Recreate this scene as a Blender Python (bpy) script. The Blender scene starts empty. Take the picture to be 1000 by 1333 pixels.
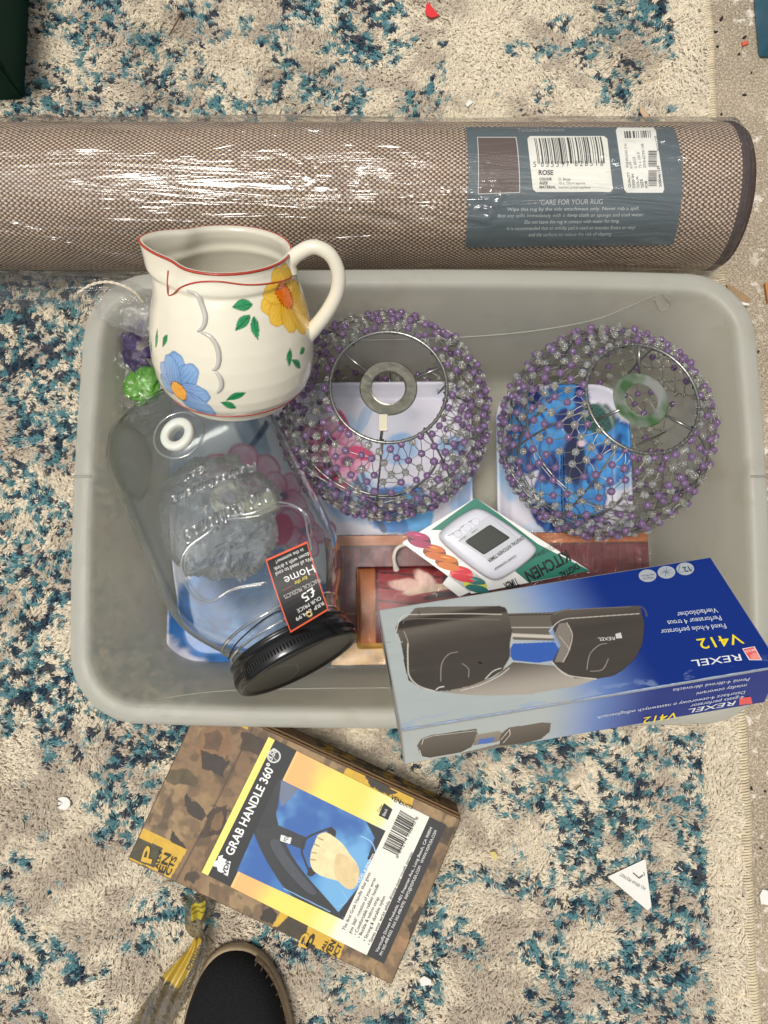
import bpy, bmesh, math, random
import numpy as np
from mathutils import Vector, Matrix, geometry
random.seed(7); rng = np.random.default_rng(7)
scn = bpy.context.scene
COL = scn.collection

# ------------------------------------------------------------------ camera, sky, sun
H = 0.90; TH = math.radians(6.0); CS, SN = math.cos(TH), math.sin(TH)
cam_d = bpy.data.cameras.new("camera"); cam = bpy.data.objects.new("camera", cam_d); COL.objects.link(cam)
cam.location = (0, 0, H); cam.rotation_euler = (TH, 0, 0)
cam_d.sensor_fit = 'VERTICAL'; cam_d.sensor_height = 36; cam_d.lens = 36 * 1000 / 1333.0
cam_d.clip_start = 0.01; cam_d.clip_end = 50
scn.camera = cam

SUN_EL, SUN_AZ = math.radians(79), math.radians(-110)     # azimuth from +y, negative to the left
world = bpy.data.worlds.new("World"); scn.world = world; world.use_nodes = True
wn = world.node_tree; wn.nodes.clear()
sky = wn.nodes.new('ShaderNodeTexSky'); sky.sky_type = 'NISHITA'; sky.sun_disc = False
sky.sun_elevation = SUN_EL; sky.sun_rotation = SUN_AZ
sky.air_density = 1.0; sky.dust_density = 6.0; sky.ozone_density = 1.0
hs = wn.nodes.new('ShaderNodeHueSaturation'); hs.inputs['Saturation'].default_value = 0.22   # overcast: the blue is veiled
bg = wn.nodes.new('ShaderNodeBackground'); bg.inputs['Strength'].default_value = 0.088
wo = wn.nodes.new('ShaderNodeOutputWorld')
wn.links.new(sky.outputs[0], hs.inputs['Color']); wn.links.new(hs.outputs[0], bg.inputs['Color']); wn.links.new(bg.outputs[0], wo.inputs[0])

sl = bpy.data.lights.new("sun", 'SUN'); sun = bpy.data.objects.new("sun", sl); COL.objects.link(sun)
sl.energy = 1.95; sl.angle = math.radians(16); sl.color = (1.0, 0.95, 0.87)
sd = Vector((math.sin(SUN_AZ) * math.cos(SUN_EL), math.cos(SUN_AZ) * math.cos(SUN_EL), math.sin(SUN_EL)))
sun.rotation_euler = sd.to_track_quat('Z', 'Y').to_euler(); sun.location = sd * 3
scn.view_settings.view_transform = 'Standard'; scn.view_settings.look = 'None'
scn.view_settings.exposure = 0.10; scn.view_settings.gamma = 1.0
scn.cycles.max_bounces = 14; scn.cycles.transmission_bounces = 12; scn.cycles.transparent_max_bounces = 24
scn.cycles.sample_clamp_indirect = 8

# ------------------------------------------------------------------ helpers
def at(px, py, z):
    "point of the place that shows at this spot of the photograph, at height z"
    X = (px - 500) / 1000; Y = (666.5 - py) / 1000
    d = np.array([X, Y * CS + SN, Y * SN - CS]); t = (z - H) / d[2]
    return np.array([d[0] * t, d[1] * t, z])
def ray(px, py):
    X = (px - 500) / 1000; Y = (666.5 - py) / 1000
    d = np.array([X, Y * CS + SN, Y * SN - CS]); return d / np.linalg.norm(d)
def proj(P):
    P = np.atleast_2d(P); z = P[:, 2] - H
    yc = P[:, 1] * CS + z * SN; zc = -P[:, 1] * SN + z * CS
    return np.stack([500 + 1000 * P[:, 0] / -zc, 666.5 - 1000 * yc / -zc], 1)
def nrm(v):
    v = np.asarray(v, float); return v / (np.linalg.norm(v) + 1e-12)
def lin(c):
    c = np.asarray(c, float) / 255.0
    return np.where(c <= 0.04045, c / 12.92, ((c + 0.055) / 1.055) ** 2.4)
def C(r, g, b): return tuple(lin([r, g, b]))
_tab = rng.random((256, 256))
def vn(x, y, s=0):
    x = np.asarray(x, float) + s * 17.31; y = np.asarray(y, float) + s * 9.77
    xi = np.floor(x).astype(int); yi = np.floor(y).astype(int); fx = x - xi; fy = y - yi
    fx = fx * fx * (3 - 2 * fx); fy = fy * fy * (3 - 2 * fy)
    a = _tab[xi & 255, yi & 255]; b = _tab[(xi + 1) & 255, yi & 255]; c = _tab[xi & 255, (yi + 1) & 255]; d = _tab[(xi + 1) & 255, (yi + 1) & 255]
    return (a * (1 - fx) + b * fx) * (1 - fy) + (c * (1 - fx) + d * fx) * fy
def fbm(x, y, s=0, o=4):
    t = 0; a = .5; n = 0
    for k in range(o):
        t = t + a * vn(x * 2 ** k, y * 2 ** k, s + k * 3); n += a; a *= .5
    return t / n
def sm(a, b, x): t = np.clip((x - a) / (b - a), 0, 1); return t * t * (3 - 2 * t)
def over(rgb, col, m):
    m = np.clip(m, 0, 1)[..., None]; return rgb * (1 - m) + np.asarray(col) * m

def empty(name, loc, label=None, cat=None, group=None):
    o = bpy.data.objects.new(name, None); o.location = tuple(loc); o.empty_display_size = .02; COL.objects.link(o)
    tag(o, label, cat, group); return o
def tag(o, label=None, cat=None, group=None, kind=None):
    if label: o['label'] = label
    if cat: o['category'] = cat
    if group: o['group'] = group
    if kind: o['kind'] = kind
    return o
def worldloc(o):
    v = Vector((0, 0, 0))
    while o is not None: v = v + o.location; o = o.parent
    return np.array(v)
def mesh(name, V, F, m, parent=None, smooth=False, colors=None, mats=None, fm=None):
    "one mesh object; V in world metres"
    V = np.asarray(V, float)
    if parent is not None: V = V - worldloc(parent)
    me = bpy.data.meshes.new(name)
    if isinstance(F, np.ndarray):
        n, k = F.shape
        me.vertices.add(len(V)); me.vertices.foreach_set('co', V.astype(np.float32).ravel())
        me.loops.add(n * k); me.loops.foreach_set('vertex_index', F.astype(np.int32).ravel())
        me.polygons.add(n); me.polygons.foreach_set('loop_start', np.arange(0, n * k, k, dtype=np.int32))
        me.update(calc_edges=True)
    else:
        me.from_pydata([tuple(v) for v in V], [], F); me.update()
    if colors is not None:
        a = me.color_attributes.new('Col', 'FLOAT_COLOR', 'POINT')
        c = np.ones((len(V), 4), np.float32); c[:, :3] = colors; a.data.foreach_set('color', c.ravel())
    for mm in (mats or [m]): me.materials.append(mm)
    if fm is not None: me.polygons.foreach_set('material_index', np.asarray(fm, np.int32))
    if smooth: me.polygons.foreach_set('use_smooth', np.ones(len(me.polygons), bool))
    o = bpy.data.objects.new(name, me); COL.objects.link(o)
    if parent is not None: o.parent = parent
    return o
class MB:
    def __init__(s): s.V = []; s.F = []; s.n = 0; s.m = []; s.c = []
    def add(s, V, F, mi=0, col=None):
        V = np.asarray(V, float); s.V.append(V); s.F += [tuple(int(i) + s.n for i in f) for f in F]; s.n += len(V); s.m += [mi] * len(F)
        if col is not None: s.c.append(np.tile(np.asarray(col, float), (len(V), 1)) if np.ndim(col) == 1 else col)
    def build(s, name, m, parent=None, smooth=False, mats=None):
        return mesh(name, np.concatenate(s.V), s.F, m, parent, smooth, np.concatenate(s.c) if s.c else None, mats, s.m if mats else None)
def gridF(nu, nv, cu=False, cv=False):
    i = np.arange(nu if cu else nu - 1); j = np.arange(nv if cv else nv - 1); I, J = np.meshgrid(i, j, indexing='ij')
    I2 = (I + 1) % nu; J2 = (J + 1) % nv
    return np.stack([I * nv + J, I2 * nv + J, I2 * nv + J2, I * nv + J2], -1).reshape(-1, 4)
def tube(P, r, n=8, closed=False, cap=True):
    P = np.asarray(P, float); m = len(P); r = np.broadcast_to(np.asarray(r, float), (m,))
    T = np.roll(P, -1, 0) - np.roll(P, 1, 0)
    if not closed: T[0] = P[1] - P[0]; T[-1] = P[-1] - P[-2]
    T = T / (np.linalg.norm(T, axis=1)[:, None] + 1e-12)
    up = np.array([0, 0, 1.]) if abs(T[0][2]) < .9 else np.array([1., 0, 0])
    A = nrm(np.cross(T[0], up)); V = []
    for k in range(m):
        A = nrm(A - T[k] * np.dot(A, T[k])); B = np.cross(T[k], A)
        for q in range(n):
            a = 2 * math.pi * q / n; V.append(P[k] + r[k] * (math.cos(a) * A + math.sin(a) * B))
    F = [tuple(f) for f in gridF(m, n, closed, True)]
    if cap and not closed: F += [tuple(range(n))[::-1], tuple((m - 1) * n + q for q in range(n))]
    return np.array(V), F
def spline(pts, n=12, closed=False):
    P = np.asarray(pts, float); m = len(P); out = []
    g = (lambda i: P[i % m]) if closed else (lambda i: P[min(max(i, 0), m - 1)])
    for i in range(m if closed else m - 1):
        for k in range(n):
            t = k / n; a, b, c, d = g(i - 1), g(i), g(i + 1), g(i + 2)
            out.append(.5 * ((2 * b) + (-a + c) * t + (2 * a - 5 * b + 4 * c - d) * t * t + (-a + 3 * b - 3 * c + d) * t ** 3))
    if not closed: out.append(P[-1])
    return np.array(out)
def rrect(w, h, r, n=10, bow=0):
    "rounded rectangle outline, counter-clockwise"
    o = []
    for cx, cy, a0 in ((w - r, h - r, 0), (-w + r, h - r, 90), (-w + r, -h + r, 180), (w - r, -h + r, 270)):
        for k in range(n + 1):
            a = math.radians(a0 + 90 * k / n); o.append((cx + r * math.cos(a), cy + r * math.sin(a)))
    return np.array(o)
def densify(P, step, closed=True):
    P = np.asarray(P, float); out = []; m = len(P)
    for i in range(m if closed else m - 1):
        a, b = P[i], P[(i + 1) % m]; k = max(1, int(np.linalg.norm(b - a) / step))
        for q in range(k): out.append(a + (b - a) * q / k)
    if not closed: out.append(P[-1])
    return np.array(out)
def lathe(prof, n, M, name, m, parent, smooth=True):
    "prof: (r,h) pairs; M: 4x4 frame whose z is the axis"
    prof = np.asarray(prof, float); a = np.linspace(0, 2 * math.pi, n, endpoint=False)
    V = np.stack([np.outer(prof[:, 0], np.cos(a)), np.outer(prof[:, 0], np.sin(a)), np.repeat(prof[:, 1:2], n, 1)], -1).reshape(-1, 3)
    V = V @ M[:3, :3].T + M[:3, 3]
    return mesh(name, V, gridF(len(prof), n, False, True), m, parent, smooth)
def frame(o, x, z):
    z = nrm(z); x = nrm(np.asarray(x, float) - z * np.dot(x, z)); y = np.cross(z, x)
    M = np.eye(4); M[:3, 0] = x; M[:3, 1] = y; M[:3, 2] = z; M[:3, 3] = o; return M

# surfaces that carry print
class Plane:
    def __init__(s, O, U, N):
        s.O = np.asarray(O, float); s.N = nrm(N); s.U = nrm(np.asarray(U, float) - s.N * np.dot(U, s.N)); s.W = np.cross(s.N, s.U)
    def hit(s, px, py):
        d = ray(px, py); o = np.array([0, 0, H]); t = np.dot(s.O - o, s.N) / np.dot(d, s.N); p = o + d * t - s.O
        return np.array([np.dot(p, s.U), np.dot(p, s.W)])
    def pt(s, u, v, h=0.0):
        u, v, h = np.broadcast_arrays(u, v, h)
        return s.O + u[..., None] * s.U + v[..., None] * s.W + h[..., None] * s.N
class Cyl:
    "cylinder along x"
    def __init__(s, y, z, r): s.y, s.z, s.r = y, z, r
    def hit(s, px, py):
        d = ray(px, py); o = np.array([0, 0, H]); a = d[1] ** 2 + d[2] ** 2; oy, oz = o[1] - s.y, o[2] - s.z
        b = oy * d[1] + oz * d[2]; c = oy * oy + oz * oz - s.r ** 2; q = b * b - a * c
        t = (-b - math.sqrt(max(q, 0))) / a; p = o + d * t
        return np.array([p[0], s.r * math.atan2(p[1] - s.y, p[2] - s.z)])
    def pt(s, u, v, h=0.0):
        u, v, h = np.broadcast_arrays(u, v, h); f = v / s.r
        return np.stack([u, s.y + (s.r + h) * np.sin(f), s.z + (s.r + h) * np.cos(f)], -1)

_tc = {}
def text2d(s, offset=0.0, shear=0.0, outline=0):
    key = (s, offset, shear, outline)
    if key not in _tc:
        cu = bpy.data.curves.new('t', 'FONT'); cu.body = s; cu.size = 1; cu.offset = offset; cu.shear = shear; cu.resolution_u = 3
        if outline: cu.fill_mode = 'NONE'; cu.bevel_depth = outline; cu.bevel_resolution = 1; cu.resolution_u = 4
        ob = bpy.data.objects.new('t', cu); COL.objects.link(ob)
        me = bpy.data.meshes.new_from_object(ob)
        V = np.array([v.co[:] for v in me.vertices]).reshape(-1, 3); F = [tuple(p.vertices) for p in me.polygons]
        COL.objects.unlink(ob); bpy.data.objects.remove(ob); bpy.data.curves.remove(cu); bpy.data.meshes.remove(me)
        if len(V): V[:, 0] -= V[:, 0].min()
        _tc[key] = (V, F, V[:, 0].max() if len(V) else 1)
    return _tc[key]
LAY = 0.00012
class Print:
    "flat print built as thin layers on a surface, one colour per piece"
    def __init__(s, S, base=0.0002): s.S = S; s.mb = MB(); s.parts = [('', s.mb)]; s.base = base
    def part(s, name): s.mb = MB(); s.parts.append((name, s.mb)); return s
    def h(s, layer): return s.base + layer * LAY
    def poly(s, uv, col, layer=1, step=None):
        uv = np.asarray(uv, float)
        if isinstance(s.S, Cyl): uv = densify(uv, .006)
        t = geometry.tessellate_polygon([[Vector((a, b, 0)) for a, b in uv]])
        s.mb.add(s.S.pt(uv[:, 0], uv[:, 1], s.h(layer)), t, 0, lin(col)); return s
    def ppoly(s, pix, col, layer=1, smooth=False):
        uv = np.array([s.S.hit(*p) for p in pix])
        if smooth: uv = spline(uv, 6, True)
        return s.poly(uv, col, layer)
    def quad(s, uv4, col, layer=1, n=10):
        "quad subdivided so that it follows a curved surface"
        a, b, c, d = [np.asarray(q, float) for q in uv4]; t = np.linspace(0, 1, n)[:, None, None]; w = np.linspace(0, 1, n)[None, :, None]
        G = (a * (1 - t) + b * t) * (1 - w) + (d * (1 - t) + c * t) * w; G = G.reshape(-1, 2)
        s.mb.add(s.S.pt(G[:, 0], G[:, 1], s.h(layer)), gridF(n, n), 0, lin(col)); return s
    def pquad(s, pix, col, layer=1, n=10): return s.quad([s.S.hit(*p) for p in pix], col, layer, n)
    def text(s, st, p0, p1, col, layer=3, hpx=None, asp=None, offset=0.0, shear=0.0, uv=False):
        keep = s.mb; s.part('lettering')
        s._text(st, p0, p1, col, layer, hpx, asp, offset, shear, uv); s.mb = keep; return s
    def _text(s, st, p0, p1, col, layer=3, hpx=None, asp=None, offset=0.0, shear=0.0, uv=False):
        "baseline from p0 to p1; height of a capital hpx photo pixels (approximately) or asp x natural"
        a = np.asarray(p0, float) if uv else s.S.hit(*p0); b = np.asarray(p1, float) if uv else s.S.hit(*p1)
        V, F, w = text2d(st, offset, shear)
        if not len(V): return s
        L = np.linalg.norm(b - a); d = (b - a) / L; n = np.array([-d[1], d[0]]); sx = L / w
        if asp is not None: sy = sx * asp
        else:
            m = .5 * (np.asarray(p0, float) + np.asarray(p1, float)); g = np.linalg.norm(s.S.hit(m[0], m[1] + 1) - s.S.hit(m[0], m[1] - 1)) / 2
            sy = hpx * g / 0.69
        q = a + V[:, 0:1] * sx * d + V[:, 1:2] * sy * n
        s.mb.add(s.S.pt(q[:, 0], q[:, 1], s.h(layer)), F, 0, lin(col)); return s
    def line(s, p0, p1, wpx, col, layer=2, uv=False):
        a = np.asarray(p0, float) if uv else s.S.hit(*p0); b = np.asarray(p1, float) if uv else s.S.hit(*p1)
        d = nrm(b - a); n = np.array([-d[1], d[0]]) * wpx * .5
        return s.quad([a - n, b - n, b + n, a + n], col, layer, 12 if isinstance(s.S, Cyl) else 2)
    def build(s, name, parent, rough=.5):
        o = None
        for n, mb in s.parts:
            if mb.n: q = mb.build(n or name, vcol_mat(rough), parent); o = o or q
        return o

# ------------------------------------------------------------------ materials
def newmat(name):
    m = bpy.data.materials.new(name); m.use_nodes = True; nt = m.node_tree; b = nt.nodes['Principled BSDF']; return m, nt, b
def pbr(name, col, rough=.5, metal=0, noise=0, nscale=60, bump=0, bscale=200, spec=.5, coat=0, **kw):
    m, nt, b = newmat(name); b.inputs['Base Color'].default_value = (*col, 1); b.inputs['Roughness'].default_value = rough
    b.inputs['Metallic'].default_value = metal; b.inputs['Specular IOR Level'].default_value = spec; b.inputs['Coat Weight'].default_value = coat
    for k, v in kw.items(): b.inputs[k.replace('_', ' ')].default_value = v
    tc = nt.nodes.new('ShaderNodeTexCoord')
    if noise:
        n = nt.nodes.new('ShaderNodeTexNoise'); n.inputs['Scale'].default_value = nscale; n.inputs['Detail'].default_value = 5
        nt.links.new(tc.outputs['Object'], n.inputs['Vector'])
        mx = nt.nodes.new('ShaderNodeMixRGB'); mx.inputs[1].default_value = (*[c * (1 - noise) for c in col], 1); mx.inputs[2].default_value = (*[min(1, c * (1 + noise)) for c in col], 1)
        nt.links.new(n.outputs['Fac'], mx.inputs[0]); nt.links.new(mx.outputs[0], b.inputs['Base Color'])
    if bump:
        n2 = nt.nodes.new('ShaderNodeTexNoise'); n2.inputs['Scale'].default_value = bscale; n2.inputs['Detail'].default_value = 3
        nt.links.new(tc.outputs['Object'], n2.inputs['Vector'])
        bp = nt.nodes.new('ShaderNodeBump'); bp.inputs['Strength'].default_value = bump; bp.inputs['Distance'].default_value = .001
        nt.links.new(n2.outputs['Fac'], bp.inputs['Height']); nt.links.new(bp.outputs[0], b.inputs['Normal'])
    return m
_vm = {}
def vcol_mat(rough=.5, bump=0, bscale=300, grain=.0):
    k = (rough, bump, bscale, grain)
    if k in _vm: return _vm[k]
    m, nt, b = newmat('printed_surface'); a = nt.nodes.new('ShaderNodeAttribute'); a.attribute_name = 'Col'
    src = a.outputs['Color']; tc = nt.nodes.new('ShaderNodeTexCoord')
    if grain:
        n = nt.nodes.new('ShaderNodeTexNoise'); n.inputs['Scale'].default_value = 900; n.inputs['Detail'].default_value = 2; nt.links.new(tc.outputs['Object'], n.inputs['Vector'])
        r = nt.nodes.new('ShaderNodeMapRange'); r.inputs[3].default_value = 1 - grain; r.inputs[4].default_value = 1 + grain; nt.links.new(n.outputs['Fac'], r.inputs[0])
        v = nt.nodes.new('ShaderNodeVectorMath'); v.operation = 'SCALE'; nt.links.new(src, v.inputs[0]); nt.links.new(r.outputs[0], v.inputs['Scale']); src = v.outputs[0]
    nt.links.new(src, b.inputs['Base Color']); b.inputs['Roughness'].default_value = rough
    if bump:
        n2 = nt.nodes.new('ShaderNodeTexNoise'); n2.inputs['Scale'].default_value = bscale; n2.inputs['Detail'].default_value = 3; nt.links.new(tc.outputs['Object'], n2.inputs['Vector'])
        bp = nt.nodes.new('ShaderNodeBump'); bp.inputs['Strength'].default_value = bump; bp.inputs['Distance'].default_value = .001
        nt.links.new(n2.outputs['Fac'], bp.inputs['Height']); nt.links.new(bp.outputs[0], b.inputs['Normal'])
    _vm[k] = m; return m
def film(name, tint=(1, 1, 1), gloss=.1, rough=.08, bump=.6, scale=(1, 1, 1), bs=40, haze=0.0, edge=.5, dist=.004, hcol=(.8, .8, .8)):
    "thin clear plastic film: passes light straight through, reflects at its surface, a little milky"
    m, nt, b = newmat(name); nt.nodes.remove(b); out = nt.nodes['Material Output']
    tr = nt.nodes.new('ShaderNodeBsdfTransparent'); tr.inputs[0].default_value = (*tint, 1)
    gl = nt.nodes.new('ShaderNodeBsdfGlossy'); gl.inputs['Roughness'].default_value = rough; gl.inputs['Color'].default_value = (1, 1, 1, 1)
    fr = nt.nodes.new('ShaderNodeFresnel'); fr.inputs[0].default_value = 1.5
    mp = nt.nodes.new('ShaderNodeMath'); mp.operation = 'MULTIPLY_ADD'; mp.inputs[1].default_value = edge; mp.inputs[2].default_value = gloss; mp.use_clamp = True
    tc = nt.nodes.new('ShaderNodeTexCoord'); mg = nt.nodes.new('ShaderNodeMapping'); mg.inputs['Scale'].default_value = scale
    n = nt.nodes.new('ShaderNodeTexNoise'); n.inputs['Scale'].default_value = bs; n.inputs['Detail'].default_value = 6; n.inputs['Distortion'].default_value = .8; n.inputs['Roughness'].default_value = .6
    bp = nt.nodes.new('ShaderNodeBump'); bp.inputs['Strength'].default_value = bump; bp.inputs['Distance'].default_value = dist
    L = nt.links.new
    L(tc.outputs['Object'], mg.inputs[0]); L(mg.outputs[0], n.inputs['Vector']); L(n.outputs['Fac'], bp.inputs['Height'])
    L(bp.outputs[0], gl.inputs['Normal']); L(bp.outputs[0], fr.inputs['Normal']); L(fr.outputs[0], mp.inputs[0])
    base = tr.outputs[0]
    if haze:
        df = nt.nodes.new('ShaderNodeBsdfTranslucent'); df.inputs[0].default_value = (*hcol, 1)
        d2 = nt.nodes.new('ShaderNodeBsdfDiffuse'); d2.inputs[0].default_value = (*hcol, 1)
        a = nt.nodes.new('ShaderNodeMixShader'); a.inputs[0].default_value = .5; L(d2.outputs[0], a.inputs[1]); L(df.outputs[0], a.inputs[2])
        h = nt.nodes.new('ShaderNodeMixShader'); h.inputs[0].default_value = haze; L(base, h.inputs[1]); L(a.outputs[0], h.inputs[2]); base = h.outputs[0]
    mx = nt.nodes.new('ShaderNodeMixShader'); L(mp.outputs[0], mx.inputs[0]); L(base, mx.inputs[1]); L(gl.outputs[0], mx.inputs[2]); L(mx.outputs[0], out.inputs[0])
    return m
def glassmat(name, col=(1, 1, 1), ior=1.45, rough=0.0):
    return pbr(name, col, rough, spec=.5, Transmission_Weight=1.0, IOR=ior)
def paint_grid(S, u0, u1, v0, v1, step, fn, name, parent, rough=.5, h=.0001, bump=0, bscale=300, hf=None, grain=0):
    nu = max(2, int((u1 - u0) / step) + 1); nv = max(2, int((v1 - v0) / step) + 1)
    U, W = np.meshgrid(np.linspace(u0, u1, nu), np.linspace(v0, v1, nv), indexing='ij')
    hh = h + (hf(U, W) if hf else 0)
    return mesh(name, S.pt(U, W, hh).reshape(-1, 3), gridF(nu, nv), vcol_mat(rough, bump, bscale, grain), parent, True, fn(U, W).reshape(-1, 3))
def inpoly(U, W, P):
    P = np.asarray(P, float); r = np.zeros(U.shape, bool); j = len(P) - 1
    for i in range(len(P)):
        xi, yi = P[i]; xj, yj = P[j]
        c = ((yi > W) != (yj > W)) & (U < (xj - xi) * (W - yi) / (yj - yi + 1e-15) + xi); r ^= c; j = i
    return r
def ell(U, W, c, rx, ry, ang=0, wob=0, s=0):
    a = math.radians(ang); x = U - c[0]; y = W - c[1]; X = (x * math.cos(a) + y * math.sin(a)) / rx; Y = (-x * math.sin(a) + y * math.cos(a)) / ry
    d = np.hypot(X, Y)
    if wob: d = d + wob * (fbm(U * 60, W * 60, s) - .5)
    return d
def boxmesh(S, u0, u1, v0, v1, h0, h1, name, m, parent, bev=.0008):
    "box standing on surface frame S, edges bevelled"
    bm = bmesh.new(); vs = [bm.verts.new(tuple(S.pt(np.array(u), np.array(v), np.array(h)))) for h in (h0, h1) for v in (v0, v1) for u in (u0, u1)]
    for f in ((0, 2, 3, 1), (4, 5, 7, 6), (0, 1, 5, 4), (2, 6, 7, 3), (0, 4, 6, 2), (1, 3, 7, 5)): bm.faces.new([vs[i] for i in f])
    if bev: bmesh.ops.bevel(bm, geom=bm.edges[:], offset=bev, segments=2, affect='EDGES', profile=.6)
    bm.verts.index_update(); V = np.array([v.co[:] for v in bm.verts]); F = [tuple(v.index for v in f.verts) for f in bm.faces]; bm.free()
    return mesh(name, V, F, m, parent, False)

# ------------------------------------------------------------------ concrete ground
def concrete_mat():
    m, nt, b = newmat('concrete'); L = nt.links.new; tc = nt.nodes.new('ShaderNodeTexCoord')
    def noise(sc, d=6, r=.6):
        n = nt.nodes.new('ShaderNodeTexNoise'); n.inputs['Scale'].default_value = sc; n.inputs['Detail'].default_value = d; n.inputs['Roughness'].default_value = r; L(tc.outputs['Object'], n.inputs['Vector']); return n
    def ramp(src, stops):
        r = nt.nodes.new('ShaderNodeValToRGB'); e = r.color_ramp.elements
        e[0].position, e[0].color = stops[0][0], (*stops[0][1], 1); e[1].position, e[1].color = stops[-1][0], (*stops[-1][1], 1)
        for p, c in stops[1:-1]: k = e.new(p); k.color = (*c, 1)
        L(src, r.inputs[0]); return r.outputs[0]
    def mix(f, a, c):
        x = nt.nodes.new('ShaderNodeMixRGB'); L(f, x.inputs[0]); L(a, x.inputs[1])
        if isinstance(c, tuple): x.inputs[2].default_value = (*c, 1)
        else: L(c, x.inputs[2])
        return x.outputs[0]
    big = ramp(noise(9).outputs['Fac'], [(.3, C(132, 120, 102)), (.5, C(156, 143, 122)), (.7, C(190, 174, 148))])
    fine = ramp(noise(420, 3, .7).outputs['Fac'], [(.35, C(96, 84, 70)), (.5, C(158, 144, 124)), (.64, C(226, 212, 188))])
    x = nt.nodes.new('ShaderNodeMixRGB'); x.inputs[0].default_value = .62; L(big, x.inputs[1]); L(fine, x.inputs[2]); base = x.outputs[0]
    st = noise(38, 9, .72); g = nt.nodes.new('ShaderNodeMath'); g.operation = 'MULTIPLY'
    w = ramp(st.outputs['Fac'], [(.555, (0, 0, 0)), (.6, (1, 1, 1))]); w2 = ramp(noise(6, 3).outputs['Fac'], [(.36, (0, 0, 0)), (.52, (1, 1, 1))])
    L(w, g.inputs[0]); L(w2, g.inputs[1]); base = mix(g.outputs[0], base, C(222, 212, 196))
    v = nt.nodes.new('ShaderNodeTexVoronoi'); v.inputs['Scale'].default_value = 120; L(tc.outputs['Object'], v.inputs['Vector'])
    base = mix(ramp(v.outputs['Distance'], [(.05, (1, 1, 1)), (.1, (0, 0, 0))]), base, C(70, 58, 46))
    L(base, b.inputs['Base Color']); b.inputs['Roughness'].default_value = .9
    bp = nt.nodes.new('ShaderNodeBump'); bp.inputs['Strength'].default_value = .8; bp.inputs['Distance'].default_value = .0015
    L(noise(260, 6, .75).outputs['Fac'], bp.inputs['Height']); L(bp.outputs[0], b.inputs['Normal']); return m
gx, gy = np.meshgrid(np.linspace(-3, 3, 7), np.linspace(-3, 3, 7), indexing='ij')
g_ = mesh('ground', np.stack([gx, gy, 0 * gx], -1).reshape(-1, 3), gridF(7, 7), concrete_mat()); tag(g_, kind='structure')

# ------------------------------------------------------------------ patterned rug
def G(px, py): p = at(px, py, .012); return p[0], p[1]
BLOBS = [(60, 60, 130, 130, .74), (200, 100, 130, 80, .66), (330, 30, 140, 60, .55), (400, 120, 120, 50, .62), (480, 60, 70, 110, .58), (250, 20, 60, 40, .5), (540, 110, 40, 30, .45),
         (800, 60, 70, 90, .66), (850, 130, 60, 50, .58), (760, 110, 60, 40, .35), (870, 20, 40, 60, .55),
         (40, 450, 110, 110, 1.0), (60, 620, 90, 110, .62), (30, 760, 90, 110, .9), (90, 880, 110, 70, .9), (200, 960, 110, 60, .85), (150, 1020, 50, 60, .6), (90, 385, 90, 40, .8),
         (20, 1250, 60, 90, .7), (225, 1160, 55, 40, .72), (170, 1230, 30, 30, .5), (420, 1270, 70, 80, .68), (400, 1220, 60, 40, .6), (590, 1240, 60, 100, .5), (630, 1140, 40, 50, .45), (520, 1320, 60, 40, .5),
         (640, 1000, 90, 60, .75), (780, 980, 90, 50, .72), (900, 960, 50, 60, .72), (800, 1060, 120, 50, .75), (730, 1130, 70, 70, .66), (930, 1130, 40, 160, .8), (880, 1180, 60, 60, .75),
         (760, 1260, 50, 60, .5), (870, 1270, 90, 60, .78), (940, 1290, 40, 60, .8), (820, 1320, 80, 30, .7), (690, 1280, 50, 60, .55)]
NB = []
for px, py, rx, ry, a in BLOBS:
    x, y = G(px, py); NB.append((x, y, rx * .00088, ry * .00088, a))
CRM, TAU, TEA, LTE, NAV = [lin(c) for c in ((226, 214, 190), (184, 170, 152), (64, 124, 134), (144, 168, 166), (24, 46, 66))]
RX1 = .409
def rugcol(x, y, jit):
    wx = x + .012 * (fbm(x * 30, y * 30, 5) - .5); wy = y + .012 * (fbm(x * 30, y * 30, 9) - .5)
    D = np.zeros_like(x)
    for bx, by, sx, sy, a in NB: D = np.maximum(D, a * np.exp(-.5 * (((wx - bx) / sx) ** 2 + ((wy - by) / sy) ** 2) ** 1.5))
    mid = fbm(wx * 34, wy * 34, 21, 3); rid = 1 - np.abs(fbm(wx * 22, wy * 22, 33, 3) - .5) * 6
    D = D * .95 + (mid - .5) * 1.6 + .18 * np.clip(rid, -1, 1) - .15
    edge = sm(RX1 - .040, RX1 - .052, x + .004 * (vn(x * 0 + 3, y * 160, 2) - .5)); D = D * edge - 2 * (1 - edge)
    c = np.tile(CRM, (len(x), 1)); tm = fbm(wx * 26, wy * 34, 41, 4)
    c = over(c, TAU, sm(.45, .60, tm + .22 * (jit - .5)) * .85 * (.25 + .75 * edge))
    f1 = vn(wx * 175, wy * 205, 51) * .62 + vn(wx * 260, wy * 260, 52) * .24 + .14 * jit; f2 = vn(wx * 135, wy * 160, 61) * .62 + vn(wx * 230, wy * 230, 62) * .24 + .14 * jit
    act = sm(.24, .44, D)
    c = over(c, LTE, (act > .15) * (f2 > .52) * .75)
    c = over(c, TEA, (act > .45) * (f2 + .1 * (D - .5) > .585) * .85)
    c = over(c, NAV, (act > .4) * (f1 + .18 * (np.clip(D, 0, 1.2) - .5) > .635) * .93)
    return c * (0.84 + .30 * jit[:, None])
rug = empty('patterned_rug', (0, 0, 0), 'cream rug with speckled teal, navy and taupe pattern lying on the concrete under everything', 'rug')
rx0, ry0, ry1 = -1.1, -1.1, 1.2
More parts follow.
